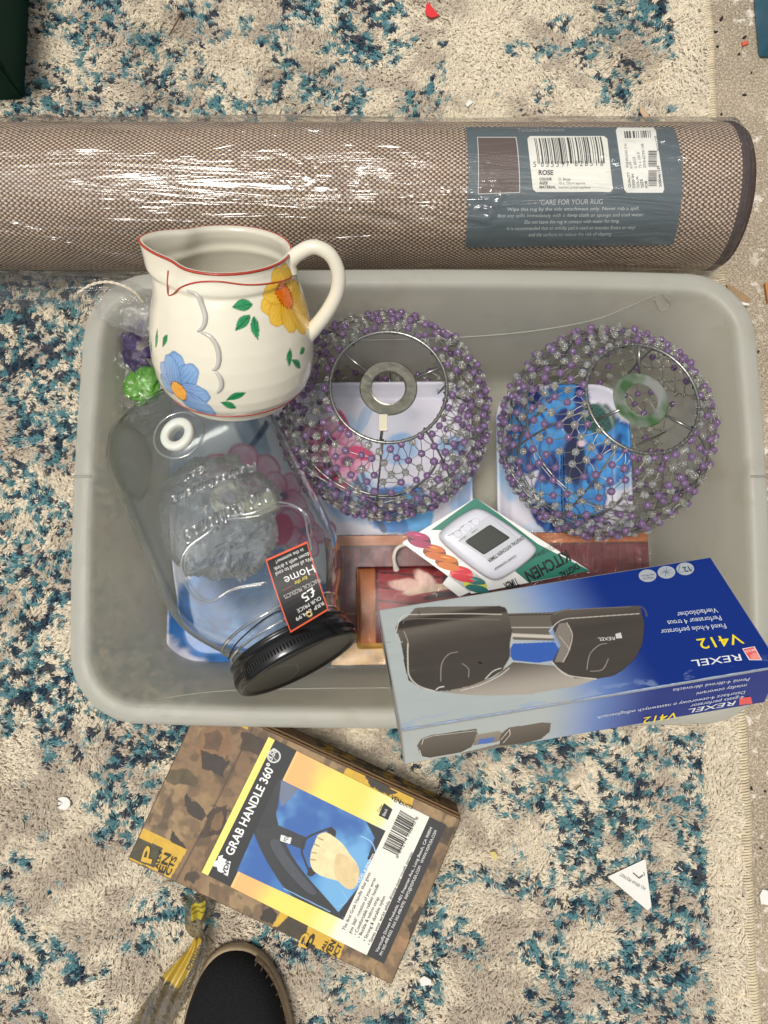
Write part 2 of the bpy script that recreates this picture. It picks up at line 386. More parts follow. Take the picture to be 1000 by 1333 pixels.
ux, uy = np.meshgrid(np.arange(rx0, RX1 - .004, .0045), np.arange(ry0, ry1, .0045), indexing='ij'); fx, fy = ux.ravel(), uy.ravel()
bz = .0055 + .002 * vn(fx * 260, fy * 260, 3)
mesh('rug_base', np.stack([fx, fy, bz], 1), gridF(*ux.shape), vcol_mat(.95, .5, 500), rug, True, rugcol(fx, fy, vn(fx * 300, fy * 300, 8)))
# pile: bent yarn ends, too many to count
sp = .0034
tx, ty = np.meshgrid(np.arange(-.55, RX1 - .008, sp), np.arange(-.53, .80, sp), indexing='ij'); tx = tx.ravel() + rng.uniform(-.5, .5, tx.size) * sp; ty = ty.ravel() + rng.uniform(-.5, .5, ty.size) * sp
hid = ((tx > -.22) & (tx < .29) & (ty > -.06) & (ty < .24)) | ((ty > .41) & (ty < .465) & (tx < .36))
tx, ty = tx[~hid], ty[~hid]; nt_ = len(tx)
tj = rng.random(nt_); tc_ = rugcol(tx, ty, .25 + .5 * tj); nb = 6
la = np.radians(20) + 2.6 * (fbm(tx * 18, ty * 18, 71, 3) - .5) * 2 + rng.normal(0, .45, nt_) + np.pi * (vn(tx * 12, ty * 12, 72) > .55)
bx = np.repeat(tx, nb) + rng.normal(0, .0010, nt_ * nb); by = np.repeat(ty, nb) + rng.normal(0, .0010, nt_ * nb)
ba = np.repeat(la, nb) + rng.normal(0, .38, nt_ * nb); n_ = nt_ * nb
ln = rng.uniform(.0032, .0066, n_); wd = rng.uniform(.00035, .0007, n_); z0 = .0055; zt = .0095 + .0035 * vn(bx * 90, by * 90, 77) + rng.uniform(-.001, .001, n_)
dx, dy = np.cos(ba), np.sin(ba)
P = lambda x, y, z: np.stack([x, y, z], 1)
A1 = P(bx - dy * wd, by + dx * wd, np.full(n_, z0)); A2 = P(bx + dy * wd, by - dx * wd, np.full(n_, z0))
mx_, my_ = bx + dx * ln * .35, by + dy * ln * .35
B1 = P(mx_ - dy * wd, my_ + dx * wd, zt); B2 = P(mx_ + dy * wd, my_ - dx * wd, zt - .0003)
T1 = P(bx + dx * ln - dy * wd * .4, by + dy * ln + dx * wd * .4, zt - .0012); T2 = P(bx + dx * ln + dy * wd * .4, by + dy * ln - dx * wd * .4, zt - .0012)
Vt = np.stack([A1, A2, B2, B1, T2, T1], 1).reshape(-1, 3); b6 = np.arange(n_)[:, None] * 6
Ft = np.concatenate([b6 + [0, 1, 2, 3], b6 + [3, 2, 4, 5]], 0)
ct = np.repeat(np.repeat(tc_, nb, 0) * rng.uniform(.82, 1.14, (n_, 1)), 6, 0)
pile = mesh('rug_pile', Vt, Ft, vcol_mat(.92), rug, True, np.clip(ct, 0, 1)); tag(pile, kind='stuff')
# serged edge
mb = MB(); k = 0
for y in np.arange(-.56, .86, .0031):
    wob = .0012 * math.sin(y * 21) + .0006 * math.sin(y * 67); xs = [-.0105, -.0085, -.004, .0, .002, .0025]; zs = [.004, .0085, .0105, .009, .005, .002]
    pts = np.array([(RX1 + wob + a, y + .0008 * q + rng.normal(0, .0001), z) for q, (a, z) in enumerate(zip(xs, zs))]); V, F = tube(pts, .00145, 5, cap=False)
    cc = lin((214, 200, 170)) * rng.uniform(.85, 1.08); mb.add(V, F, 0, cc)
o = mb.build('edge_stitching', vcol_mat(.9), rug, True); tag(o, kind='stuff')

# ------------------------------------------------------------------ rolled rug in film
RR, RY, RZ = .0781, .4365, .0861; CY = Cyl(RY, RZ, RR); RX = CY.hit(984, 250)[0]
roll = empty('rolled_rug', (0, RY, .008), 'rolled brown woven rug in clear film with a blue-grey label, behind the plastic box', 'rolled rug')
def weave_mat():
    m, nt, b = newmat('woven_rug'); L = nt.links.new; a = nt.nodes.new('ShaderNodeAttribute'); a.attribute_name = 'uvw'
    def mt(op, x, y=None, z=None):
        n = nt.nodes.new('ShaderNodeMath'); n.operation = op
        for k, v in enumerate((x, y, z)):
            if v is None: continue
            if isinstance(v, (int, float)): n.inputs[k].default_value = v
            else: L(v, n.inputs[k])
        return n.outputs[0]
    n = nt.nodes.new('ShaderNodeTexNoise'); n.inputs['Scale'].default_value = 11; n.inputs['Detail'].default_value = 3; L(a.outputs['Vector'], n.inputs['Vector'])
    sc = nt.nodes.new('ShaderNodeVectorMath'); sc.operation = 'MULTIPLY_ADD'; sc.inputs[1].default_value = (.010, .010, 0); L(n.outputs['Color'], sc.inputs[0]); L(a.outputs['Vector'], sc.inputs[2])
    sp_ = nt.nodes.new('ShaderNodeSeparateXYZ'); L(sc.outputs[0], sp_.inputs[0]); v = mt('DIVIDE', sp_.outputs[1], .0024); row = mt('FLOOR', v); fv = mt('FRACT', v); off = mt('MULTIPLY', mt('FLOORED_MODULO', row, 2.0), .5)
    wn_ = nt.nodes.new('ShaderNodeTexWhiteNoise'); wn_.noise_dimensions = '1D'; L(row, wn_.inputs['W']); u = mt('ADD', mt('ADD', mt('DIVIDE', sp_.outputs[0], .0062), off), mt('MULTIPLY', wn_.outputs[0], .12)); fu = mt('FRACT', u)
    r = nt.nodes.new('ShaderNodeValToRGB'); e = r.color_ramp.elements; st = [(0, (52, 36, 28)), (.13, (52, 36, 28)), (.22, (112, 90, 76)), (.36, (218, 197, 172)), (.62, (206, 184, 160)), (.74, (140, 118, 98)), (.93, (112, 90, 76)), (1, (52, 36, 28))]
    e[0].position = 0; e[0].color = (*C(*st[0][1]), 1); e[1].position = 1; e[1].color = (*C(*st[-1][1]), 1)
    for p_, c_ in st[1:-1]: k = e.new(p_); k.color = (*C(*c_), 1)
    L(fu, r.inputs[0]); pf_ = mt('SINE', mt('MULTIPLY', fv, math.pi)); br_ = mt('MULTIPLY_ADD', pf_, .62, .50)
    n2 = nt.nodes.new('ShaderNodeTexNoise'); n2.inputs['Scale'].default_value = 26; n2.inputs['Detail'].default_value = 4; L(a.outputs['Vector'], n2.inputs['Vector']); g_ = mt('MULTIPLY', br_, mt('MULTIPLY_ADD', n2.outputs['Fac'], .5, .78))
    s2 = nt.nodes.new('ShaderNodeVectorMath'); s2.operation = 'SCALE'; L(r.outputs[0], s2.inputs[0]); L(g_, s2.inputs['Scale']); L(s2.outputs[0], b.inputs['Base Color'])
    b.inputs['Roughness'].default_value = .85; bp = nt.nodes.new('ShaderNodeBump'); bp.inputs['Distance'].default_value = .0009; bp.inputs['Strength'].default_value = .6
    L(mt('MULTIPLY', pf_, r.outputs[0]), bp.inputs['Height']); L(bp.outputs[0], b.inputs['Normal']); return m
def uvw(o, arr):
    a = o.data.attributes.new('uvw', 'FLOAT_VECTOR', 'POINT'); a.data.foreach_set('vector', np.asarray(arr, np.float32).ravel())
xs = np.concatenate([np.linspace(-.66, RX - .02, 60), np.linspace(RX - .018, RX, 8)]); ph = np.linspace(-math.pi, math.pi, 121)
X_, P_ = np.meshgrid(xs, ph, indexing='ij'); rr = RR - .002 - .016 * np.clip((X_ - (RX - .014)) / .014, 0, 1) ** 3
V = np.stack([X_, RY + rr * np.sin(P_), RZ + rr * np.cos(P_)], -1).reshape(-1, 3)
o = mesh('woven_roll', V, gridF(*X_.shape), weave_mat(), roll, True); uvw(o, np.stack([X_.ravel(), P_.ravel() * RR, 0 * X_.ravel()], 1))
dk = pbr('brown_binding', C(66, 50, 48), .9, noise=.3, nscale=300, bump=.8, bscale=700)
t_ = np.linspace(-math.pi, math.pi, 80, endpoint=False)
mb = MB()
for dxx, rr_, rt in ((-.012, RR - .0035, .0028), (-.0075, RR - .0045, .0036), (-.002, RR - .008, .0042), (.001, RR - .013, .004)):
    V, F = tube(np.stack([np.full(80, RX + dxx), RY + rr_ * np.sin(t_), RZ + rr_ * np.cos(t_)], 1), rt, 8, True); mb.add(V, F)
mb.build('binding', dk, roll, True)
s_ = np.linspace(0, 2 * math.pi * 7, 420); rs = .008 + (RR - .022) * s_ / s_[-1]
V, F = tube(np.stack([np.full(420, RX - .001), RY + rs * np.sin(s_), RZ + rs * np.cos(s_)], 1), .0034, 6); mesh('rolled_layers', V, F, dk, roll, True)
# label
LB = Print(CY, .0006)
LB.pquad([(606, 322), (876, 318), (876, 166), (606, 166)], (80, 94, 100), 0, 40)
LB.pquad([(622, 253), (677, 251), (672, 179), (621, 179)], (205, 205, 200), 1); LB.pquad([(623, 252), (676, 250), (671, 180), (622, 180)], (92, 76, 70), 2, 12)
for q in range(6): LB.line((626 + q * 3, 190 + q * 11), (668, 186 + q * 11), .0006, (110, 94, 86), 3)
def rq(pix, col, layer): LB.pquad(pix, col, layer, 14)
def rsticker(x0, y0, x1, y1, r, sk, col, layer):
    ps = []
    for cx, cy, a0 in ((x1 - r, y0 + r, -90), (x1 - r, y1 - r, 0), (x0 + r, y1 - r, 90), (x0 + r, y0 + r, 180)):
        for k in range(6):
            a = math.radians(a0 + 90 * k / 5); yy = cy + r * math.sin(a); ps.append((cx + r * math.cos(a) + sk * (yy - y0) / (y1 - y0), yy))
    uv = [CY.hit(*p) for p in ps][::-1]
    # fan of narrow strips so that it follows the roll
    ys = np.linspace(y0 + .01, y1 - .01, 22)
    for ya, yb in zip(ys[:-1], ys[1:]):
        def xr(y):
            d = max(0, r - min(y - y0, y1 - y)); i = r - math.sqrt(max(0, r * r - d * d)); s = sk * (y - y0) / (y1 - y0); return x0 + i + s, x1 - i + s
        (a0_, a1_), (b0_, b1_) = xr(ya), xr(yb); LB.pquad([(b0_, yb), (b1_, yb), (a1_, ya), (a0_, ya)], col, layer, 2)
rsticker(686, 178, 790, 250, 4, 8, (226, 226, 216), 2)
rsticker(801, 167, 853, 251, 3, 12, (228, 228, 220), 2)
def bars(pr, p0, p1, q0, q1, n, col, layer, seed, line_uv=None):
    "barcode between the top edge p0-p1 and the bottom edge q0-q1"
    r = random.Random(seed); e = [0]
    while e[-1] < 1: e.append(e[-1] + r.choice([1, 1, 1, 2, 2, 3]) / n)
    p0, p1, q0, q1 = map(np.array, (p0, p1, q0, q1))
    for i in range(0, len(e) - 1, 2):
        a, b = e[i], min(1, e[i + 1]); pr.pquad([q0 + (q1 - q0) * a, q0 + (q1 - q0) * b, p0 + (p1 - p0) * b, p0 + (p1 - p0) * a], col, layer, 12 if isinstance(pr.S, Cyl) else 2)
bars(LB, (695, 181), (783, 179), (700, 214), (788, 213), 92, (30, 30, 32), 3, 4)
LB.text("5", (694, 218), (698, 218), (40, 40, 42), 4, 7); LB.text("0 5 5 5 9 7", (704, 218), (741, 217.5), (40, 40, 42), 4, 7); LB.text("8 2 8 5 1 8", (748, 217), (785, 216.5), (40, 40, 42), 4, 7)
LB.text("ROSE", (701, 228), (720, 228), (35, 35, 38), 4, 6, offset=.03)
for i, (a, b) in enumerate((("COLOUR", "D. Beige"), ("SIZE", "75 x 150cm approx."), ("MATERIAL", "heatset polypropylene"))):
    y = 235 + 5.2 * i; LB.text(a, (702, y), (702 + 2.7 * len(a), y), (40, 40, 42), 4, 3.4, offset=.03); LB.text(b, (727, y), (727 + 1.95 * len(b), y), (70, 70, 72), 4, 3.2)
LB.text("Textured Flatweave", (674, 173), (735, 172), (150, 156, 156), 3, 5)
LB.text("CARE FOR YOUR RUG", (704, 266.5), (784, 265.5), (200, 206, 205), 3, 6.5, offset=-.01)
for i, (s, a, b) in enumerate((("Wipe this rug by the side attachment only. Never rub a spill.", 660, 832), ("Blot any spills immediately with a damp cloth or sponge and cool water.", 648, 838), ("Do not leave the rug in contact with water for long.", 683, 806), ("It is recommended that an antislip pad is used on wooden floors or vinyl", 660, 826), ("and tile surfaces to reduce the risk of slipping.", 688, 796))):
    LB.text(s, (a, 274.5 + 8.2 * i), (b, 273 + 8.2 * i), (190, 198, 198), 3, 4.4)
# second sticker: text turned upward
bars(LB, (818, 171), (818, 171), (818, 180), (818, 180), 2, (40, 40, 40), 3, 1)
bars(LB, (812, 172), (846, 171), (813, 181), (847, 180), 40, (60, 60, 62), 3, 5)
for i, s in enumerate(("QUALITY", "DESIGN", "COLOR", "SIZE", "PO#")): LB.text(s, (825 + 5.6 * i - 4, 244), (824 + 5.6 * i - 5, 244 - 3 * len(s) * .95), (40, 40, 42), 3, 3.4, offset=.02)
for i, s in enumerate(("ANNIKA342 (3 6)", "ROSE", "D BEIGE", "75 x 150 D", "2018-42799/1108")): LB.text(s, (822 + 5.6 * i - 4, 219), (820 + 5.6 * i - 5, 219 - 2.3 * len(s) * .9), (50, 50, 52), 3, 3.2)
for (y0, y1) in ((222, 243), (197, 218)):
    r = random.Random(y0); y = y0
    while y < y1: w = r.choice([.5, .8, 1.3]); LB.pquad([(844, y + w), (855, y + w), (854.5, y), (843.5, y)], (35, 35, 36), 3, 3); y += w + r.choice([.5, .8])
LB.text("5000461239", (861, 243), (858, 216), (40, 40, 42), 3, 3.6, offset=.02); LB.text("PRODUCT0B", (859, 197), (855, 178), (60, 60, 62), 3, 3)
LB.build('paper_label', roll, .55)
# film round the roll
nx, npz = 760, 260; X_, P_ = np.meshgrid(np.linspace(-.66, RX + .006, nx), np.linspace(-math.pi, math.pi, npz), indexing='ij')
v_ = P_ * RR; dx_ = (fbm(X_ * 7 + v_ * 10, v_ * 36 + X_ * 4, 3, 3) - .5); dz_ = np.abs(fbm(X_ * 16 - v_ * 14, v_ * 60 + X_ * 14, 7, 2) - .5)
lump = sm(.5, .62, fbm(X_ * 8, v_ * 22, 13, 2))
rr = RR + .0022 + .0034 * dx_ + .0036 * lump * (.25 - dz_) * 2 + .003 * sm(2.0, 3.0, np.abs(P_))
crs = sum(a_ * np.clip(1 - np.abs(fbm(X_ * f_ + v_ * g_ * f_, v_ * f_ * 5 + s_, s_, 2) - .5) * 26, 0, 1) ** 2 for a_, f_, g_, s_ in ((.0022, 7, 1.5, 61), (.0016, 12, -2.5, 67), (.0012, 20, 3, 71)))
rr = rr + crs * sm(.42, .58, fbm(X_ * 5, v_ * 14, 91, 2))
rr = rr - .030 * np.clip((X_ - (RX - .012)) / .018, 0, 1) ** 2.5
V = np.stack([X_, RY + rr * np.sin(P_), np.maximum(.009, RZ + rr * np.cos(P_))], -1).reshape(-1, 3)
FILM = film('shrink_film', (.985, .98, .975), .035, .11, .8, (1.4, 16, 16), 2.6, .045, .42, .006)
for n_ in FILM.node_tree.nodes:
    if n_.type == 'TEX_NOISE': n_.inputs['Detail'].default_value = 3.0; n_.inputs['Distortion'].default_value = 1.6
mesh('film_wrap', V, gridF(nx, npz), FILM, roll, True)
# loose film skirt along the foot of the roll
nx, nv = 260, 16; X_, T_ = np.meshgrid(np.linspace(-.62, RX - .02, nx), np.linspace(0, 1, nv), indexing='ij')
amp = .010 + .022 * sm(-.15, -.36, X_) + .010 * sm(.2, .34, X_)
yy = RY - RR * .86 - T_ * amp - .004 * (fbm(X_ * 30, T_ * 3, 2) - .5); zz = .046 - .03 * T_ + .010 * (fbm(X_ * 26 + T_ * 2, T_ * 5, 8) - .5) * (T_ + .2)
mesh('film_skirt', np.stack([X_, yy, zz], -1).reshape(-1, 3), gridF(nx, nv), FILM, roll, True)

# ------------------------------------------------------------------ storage box
binE = empty('storage_box', (.034, .094, .008), 'large translucent grey plastic storage box with rounded corners, open and full of bric-a-brac', 'storage box')
def plastic_mat():
    m, nt, b = newmat('milky_plastic'); L = nt.links.new; out = nt.nodes['Material Output']
    b.inputs['Base Color'].default_value = (*C(190, 190, 183), 1); b.inputs['Roughness'].default_value = .34
    tc = nt.nodes.new('ShaderNodeTexCoord'); n = nt.nodes.new('ShaderNodeTexNoise'); n.inputs['Scale'].default_value = 700; n.inputs['Detail'].default_value = 3; L(tc.outputs['Object'], n.inputs['Vector'])
    bp = nt.nodes.new('ShaderNodeBump'); bp.inputs['Strength'].default_value = .35; bp.inputs['Distance'].default_value = .0006; L(n.outputs['Fac'], bp.inputs['Height']); L(bp.outputs[0], b.inputs['Normal'])
    n3 = nt.nodes.new('ShaderNodeTexNoise'); n3.inputs['Scale'].default_value = 9; n3.inputs['Detail'].default_value = 5; L(tc.outputs['Object'], n3.inputs['Vector'])
    mx = nt.nodes.new('ShaderNodeMixRGB'); mx.inputs[1].default_value = (*C(212, 210, 198), 1); mx.inputs[2].default_value = (*C(232, 232, 226), 1); L(n3.outputs['Fac'], mx.inputs[0])
    n4 = nt.nodes.new('ShaderNodeTexNoise'); n4.inputs['Scale'].default_value = 16; n4.inputs['Detail'].default_value = 9; n4.inputs['Roughness'].default_value = .7; L(tc.outputs['Object'], n4.inputs['Vector'])
    r4 = nt.nodes.new('ShaderNodeMapRange'); r4.inputs[1].default_value = .54; r4.inputs[2].default_value = .72; r4.inputs[3].default_value = 0; r4.inputs[4].default_value = .55; L(n4.outputs['Fac'], r4.inputs[0])
    m5 = nt.nodes.new('ShaderNodeMixRGB'); m5.inputs[2].default_value = (*C(176, 158, 132), 1); L(r4.outputs[0], m5.inputs[0]); L(mx.outputs[0], m5.inputs[1]); L(m5.outputs[0], b.inputs['Base Color'])
    mp = nt.nodes.new('ShaderNodeMapping'); mp.inputs['Scale'].default_value = (900, 30, 30); mp.inputs['Rotation'].default_value = (0, 0, .5); L(tc.outputs['Object'], mp.inputs[0]); n6 = nt.nodes.new('ShaderNodeTexNoise'); n6.inputs['Scale'].default_value = 1; n6.inputs['Detail'].default_value = 2; L(mp.outputs[0], n6.inputs['Vector'])
    r6 = nt.nodes.new('ShaderNodeMapRange'); r6.inputs[1].default_value = .62; r6.inputs[2].default_value = .70; r6.inputs[3].default_value = .34; r6.inputs[4].default_value = .6; L(n6.outputs['Fac'], r6.inputs[0]); L(r6.outputs[0], b.inputs['Roughness'])
    tl = nt.nodes.new('ShaderNodeBsdfTranslucent'); tl.inputs[0].default_value = (*C(226, 226, 218), 1)
    tr = nt.nodes.new('ShaderNodeBsdfTransparent'); tr.inputs[0].default_value = (.93, .94, .92, 1)
    a = nt.nodes.new('ShaderNodeMixShader'); a.inputs[0].default_value = .55; L(b.outputs[0], a.inputs[1]); L(tl.outputs[0], a.inputs[2])
    c = nt.nodes.new('ShaderNodeMixShader'); c.inputs[0].default_value = .32; L(a.outputs[0], c.inputs[1]); L(tr.outputs[0], c.inputs[2]); L(c.outputs[0], out.inputs[0]); return m
PLA = plastic_mat()
TOPR = (-.284, .352, -.116, .304); FLR = (-.256, .318, -.090, .264)
def ring(inset, z, t, rad=None, N=12):
    "outline at height z; t = 0 at the rim, 1 at the floor"
    x0, x1, y0, y1 = [a + (b - a) * t for a, b in zip(TOPR, FLR)]; x0 += inset; y0 += inset; x1 -= inset; y1 -= inset
    r = (rad if rad is not None else .060) - inset; cx, cy = (x0 + x1) / 2, (y0 + y1) / 2; w, h = (x1 - x0) / 2, (y1 - y0) / 2
    p = rrect(w, h, max(r, .004), N); L_ = []
    for i in range(len(p)):
        a, b = p[i], p[(i + 1) % len(p)]; k = 24 if np.linalg.norm(b - a) > .1 else 1
        for q in range(k): L_.append(a + (b - a) * q / k)
    p = np.array(L_); bow = .0065 * (1 - t)
    q = p.copy(); ex = np.abs(p[:, 0]) / w; ey = np.abs(p[:, 1]) / h
    q[:, 0] += np.sign(p[:, 0]) * bow * (1 - (p[:, 1] / h) ** 2) * sm(.55, 1, ex); q[:, 1] += np.sign(p[:, 1]) * bow * (1 - (p[:, 0] / w) ** 2) * sm(.55, 1, ey)
    return np.stack([q[:, 0] + cx, q[:, 1] + cy, np.full(len(q), z)], 1)
prof = [(0.0005, .170, 0), (0, .1865, 0), (.0012, .1892, 0), (.0035, .1902, 0), (.0135, .1902, 0), (.0165, .1895, 0), (.0185, .1870, 0), (.0195, .180, .02)]
prof += [(.0205, .180 - .155 * k / 12, .02 + .9 * k / 12) for k in range(1, 13)] + [(.024, .0180, .95), (.031, .0130, .98), (.042, .0112, 1)]
outer = [(.0445, .0092, 1), (.031, .0100, 1), (.0215, .0150, .97)] + [(.0185, .025 + .150 * k / 10, .92 - .9 * k / 10) for k in range(0, 11)] + [(.0165, .1862, 0), (.0135, .1883, 0), (.0035, .1883, 0), (.0022, .186, 0), (.0022, .170, 0)]
rings = [ring(*p) for p in prof]; n = len(rings[0]); V = np.concatenate(rings); F = [tuple(f) for f in gridF(len(rings), n, False, True)]
mb = MB(); mb.add(V, [f[::-1] for f in F] ); last = np.concatenate([rings[-1], [rings[-1].mean(0)]]); mb.add(last, [(i, (i + 1) % n, n) for i in range(n)])
ro = [ring(*p) for p in outer]; V2 = np.concatenate(ro); mb.add(V2, [tuple(f)[::-1] for f in gridF(len(ro), n, False, True)]); l2 = np.concatenate([ro[0], [ro[0].mean(0)]]); mb.add(l2, [((i + 1) % n, i, n) for i in range(n)])
mb.add(np.concatenate([rings[0], ro[-1]]), [(i, (i + 1) % n, n + (i + 1) % n, n + i) for i in range(n)])
mb.build('box_body', PLA, binE, True)
# moulded ribs and seams
def wallpt(side, a, z):
    t = .02 + .9 * (.180 - z) / .155; x0, x1, y0, y1 = [p + (q - p) * t for p, q in zip(TOPR, FLR)]; i = .0212
    bow = .0065 * (1 - t)
    cx, cy, w, h = (x0 + x1) / 2, (y0 + y1) / 2, (x1 - x0) / 2, (y1 - y0) / 2
    if side == 'back': return (a, y1 - i + bow * (1 - ((a - cx) / w) ** 2), z)
    if side == 'front': return (a, y0 + i - bow * (1 - ((a - cx) / w) ** 2), z)
    if side == 'left': return (x0 + i - bow * (1 - ((a - cy) / h) ** 2), a, z)
    return (x1 - i + bow * (1 - ((a - cy) / h) ** 2), a, z)
RIB = PLA
mb = MB()
pts = [wallpt('back', x, z) for x, z in ((.262, .184), (.246, .168), (.21, .140), (.14, .118), (.05, .107), (-.04, .104))]; V, F = tube(spline(pts, 8), .0007, 6); mb.add(V, F); mb.build('handle_recess_rib', RIB, binE, True); mb = MB()
pts = [wallpt('back', x, z) for x, z in ((.268, .186), (.282, .170), (.276, .160), (.264, .176))]; V, F = tube(spline(pts, 6), .0009, 6); mb.add(V, F); mb.build('handle_recess_rib', RIB, binE, True); mb = MB()
pts = [wallpt('front', x, z) for x, z in ((-.21, .184), (-.19, .168), (-.15, .150), (-.08, .140), (.0, .136), (.1, .134))]; V, F = tube(spline(pts, 8), .0006, 6); mb.add(V, F)
mb.build('handle_recess_rib', RIB, binE, True)
for sx, xx in (('left', TOPR[0] - .006), ('right', TOPR[1] + .0065)):
    V, F = tube(np.array([(xx + (.016 if sx == 'left' else -.016), .108, .1905), (xx, .108, .1905), (xx, .108, .174)]), .0011, 6); mesh('rim_notch', V, F, RIB, binE, True)
# moulded stacking pad in the floor corner and dirt left in the box
mb = MB()
for r, w in ((.030, 0), (.017, 1)):
    c = at(243, 835, .0115)
    pts = (rrect(.034, .034, .012, 6) if w == 0 else np.array([(r * math.cos(a), r * math.sin(a)) for a in np.linspace(0, 2 * math.pi, 40, endpoint=False)]))
    V, F = tube(np.stack([pts[:, 0] + c[0], pts[:, 1] + c[1], np.full(len(pts), .0115)], 1), .0008, 6, True); mb.add(V, F)
mb.build('floor_moulding', RIB, binE, True)
FP = Plane((0, 0, .0113), (1, 0, 0), (0, 0, 1)); dirt = Print(FP, .0004)
r = random.Random(3)
def stain(px, py, rx, ry, col, ang=0, n=16):
    ps = []
    for k in range(n):
        a = 2 * math.pi * k / n; q = r.uniform(.7, 1.15); x, y = rx * q * math.cos(a), ry * q * math.sin(a); ca, sa = math.cos(ang), math.sin(ang); ps.append((px + x * ca - y * sa, py + x * sa + y * ca))
    dirt.part('rust_stain'); dirt.ppoly(ps[::-1], col, r.randint(1, 6))
for a in ((201, 814, 6, 3, (116, 82, 54)), (206, 843, 8, 3, (104, 70, 44)), (206, 844, 5, 2, (84, 54, 36)), (186, 872, 7, 3, (150, 124, 92), .8), (250, 861, 5, 4, (148, 118, 88)), (230, 874, 5, 1.2, (150, 130, 100)), (172, 700, 2, 1, (96, 70, 50)), (211, 765, 1.5, 1.5, (96, 80, 60)), (160, 830, 3, 12, (166, 148, 124), .2)): stain(*a)
dirt.build('rust_stain', binE, .8)

# ------------------------------------------------------------------ trays in the box
def tray(name, corners, z, rad, fn, label, group, lip=.010, tilt=0):
    "corners: four photo spots at height z, ordered left-top, right-top, right-bottom, left-bottom"
    P = [at(*c, z) for c in corners]; O = sum(P) / 4; U = (P[1] - P[0] + P[2] - P[3]); w = (np.linalg.norm(P[1] - P[0]) + np.linalg.norm(P[2] - P[3])) / 4; h = (np.linalg.norm(P[0] - P[3]) + np.linalg.norm(P[1] - P[2])) / 4
    S = Plane(O, U, (0, math.sin(tilt), math.cos(tilt))); e = empty(name, O, label, 'tray', group)
    base = densify(rrect(w, h, rad, 14), .0016)[:, :2]
    ds = np.concatenate([[0, .0008, .0016, .003, .005, .008, .011, .014, .017], np.arange(.019, min(w, h) - .001, .0016)])
    rings = []
    for d in ds:
        sc = np.array([(w - d) / w, (h - d) / h]); rings.append(base * sc)
    R = np.stack(rings); hh = np.interp(ds, [0, .0008, .0016, .003, .008, .017, .03], [lip - .0015, lip - .0003, lip, lip - .0002, lip * .55, 0.0006, 0])
    Hh = np.repeat(hh[:, None], R.shape[1], 1); V = S.pt(R[..., 0], R[..., 1], Hh)
    col = fn(R[..., 0], R[..., 1], S); n = R.shape[1]
    cen = R.reshape(-1, 2); F = gridF(len(ds), n, False, True)
    lastc = np.array([[0, 0]]); Vv = np.concatenate([V.reshape(-1, 3), S.pt(np.array([0.]), np.array([0.]), np.array([0.]))]); k = (len(ds) - 1) * n
    Fl = [tuple(f) for f in F] + [(k + i, k + (i + 1) % n, len(Vv) - 1) for i in range(n)]
    cc = np.concatenate([col.reshape(-1, 3), col.reshape(-1, 3)[-1:]])
    mesh('tray_top', Vv, Fl, vcol_mat(.36), e, True, cc)
    und = [(0, lip - .0015), (.001, lip - .003), (.008, lip * .4 - .002), (.018, -.0022)]; ru = np.stack([base * np.array([(w - d) / w, (h - d) / h]) for d, _ in und])
    V = S.pt(ru[..., 0], ru[..., 1], np.repeat(np.array([b for _, b in und])[:, None], n, 1)).reshape(-1, 3); V = np.concatenate([V, S.pt(np.array([0.]), np.array([0.]), np.array([-.0022]))]); k = 3 * n
    mesh('tray_underside', V, [tuple(f)[::-1] for f in gridF(4, n, False, True)] + [(k + (i + 1) % n, k + i, len(V) - 1) for i in range(n)], pbr('white_melamine', C(216, 215, 224), .3), e, True)
    return S, e
def petals(rgb, U, W, c, lens, wid, cols, s=0, start=0, edgecol=None, soft=.08):
    "a painted flower: petals of given length at even angles"
    n = len(lens); noise = fbm(U * 90, W * 90, s + 4, 3)
    for k, L_ in enumerate(lens):
        a = start + 360 * k / n; ar = math.radians(a); cc = (c[0] + math.cos(ar) * L_ * .55, c[1] + math.sin(ar) * L_ * .55)
        d = ell(U, W, cc, L_ * .52, wid, a, .25, s + k); m = sm(1 + soft, 1 - soft, d)
        x = (U - c[0]) * math.cos(ar) + (W - c[1]) * math.sin(ar); y = -(U - c[0]) * math.sin(ar) + (W - c[1]) * math.cos(ar); t = np.clip(x / L_, 0, 1)
        str_ = .5 + .5 * np.sin(y / wid * 9 + noise * 5); base = np.asarray(lin(cols[0])) * (1 - t[..., None]) + np.asarray(lin(cols[1])) * t[..., None]
        base = base * (.82 + .3 * noise[..., None] + .10 * str_[..., None])
        if edgecol is not None: base = over(base, lin(edgecol), sm(.72, 1.0, d) * .8)
        rgb = np.where(m[..., None] > 0, rgb * (1 - m[..., None]) + base * m[..., None], rgb)
    return rgb
WHT = lin((218, 216, 228))
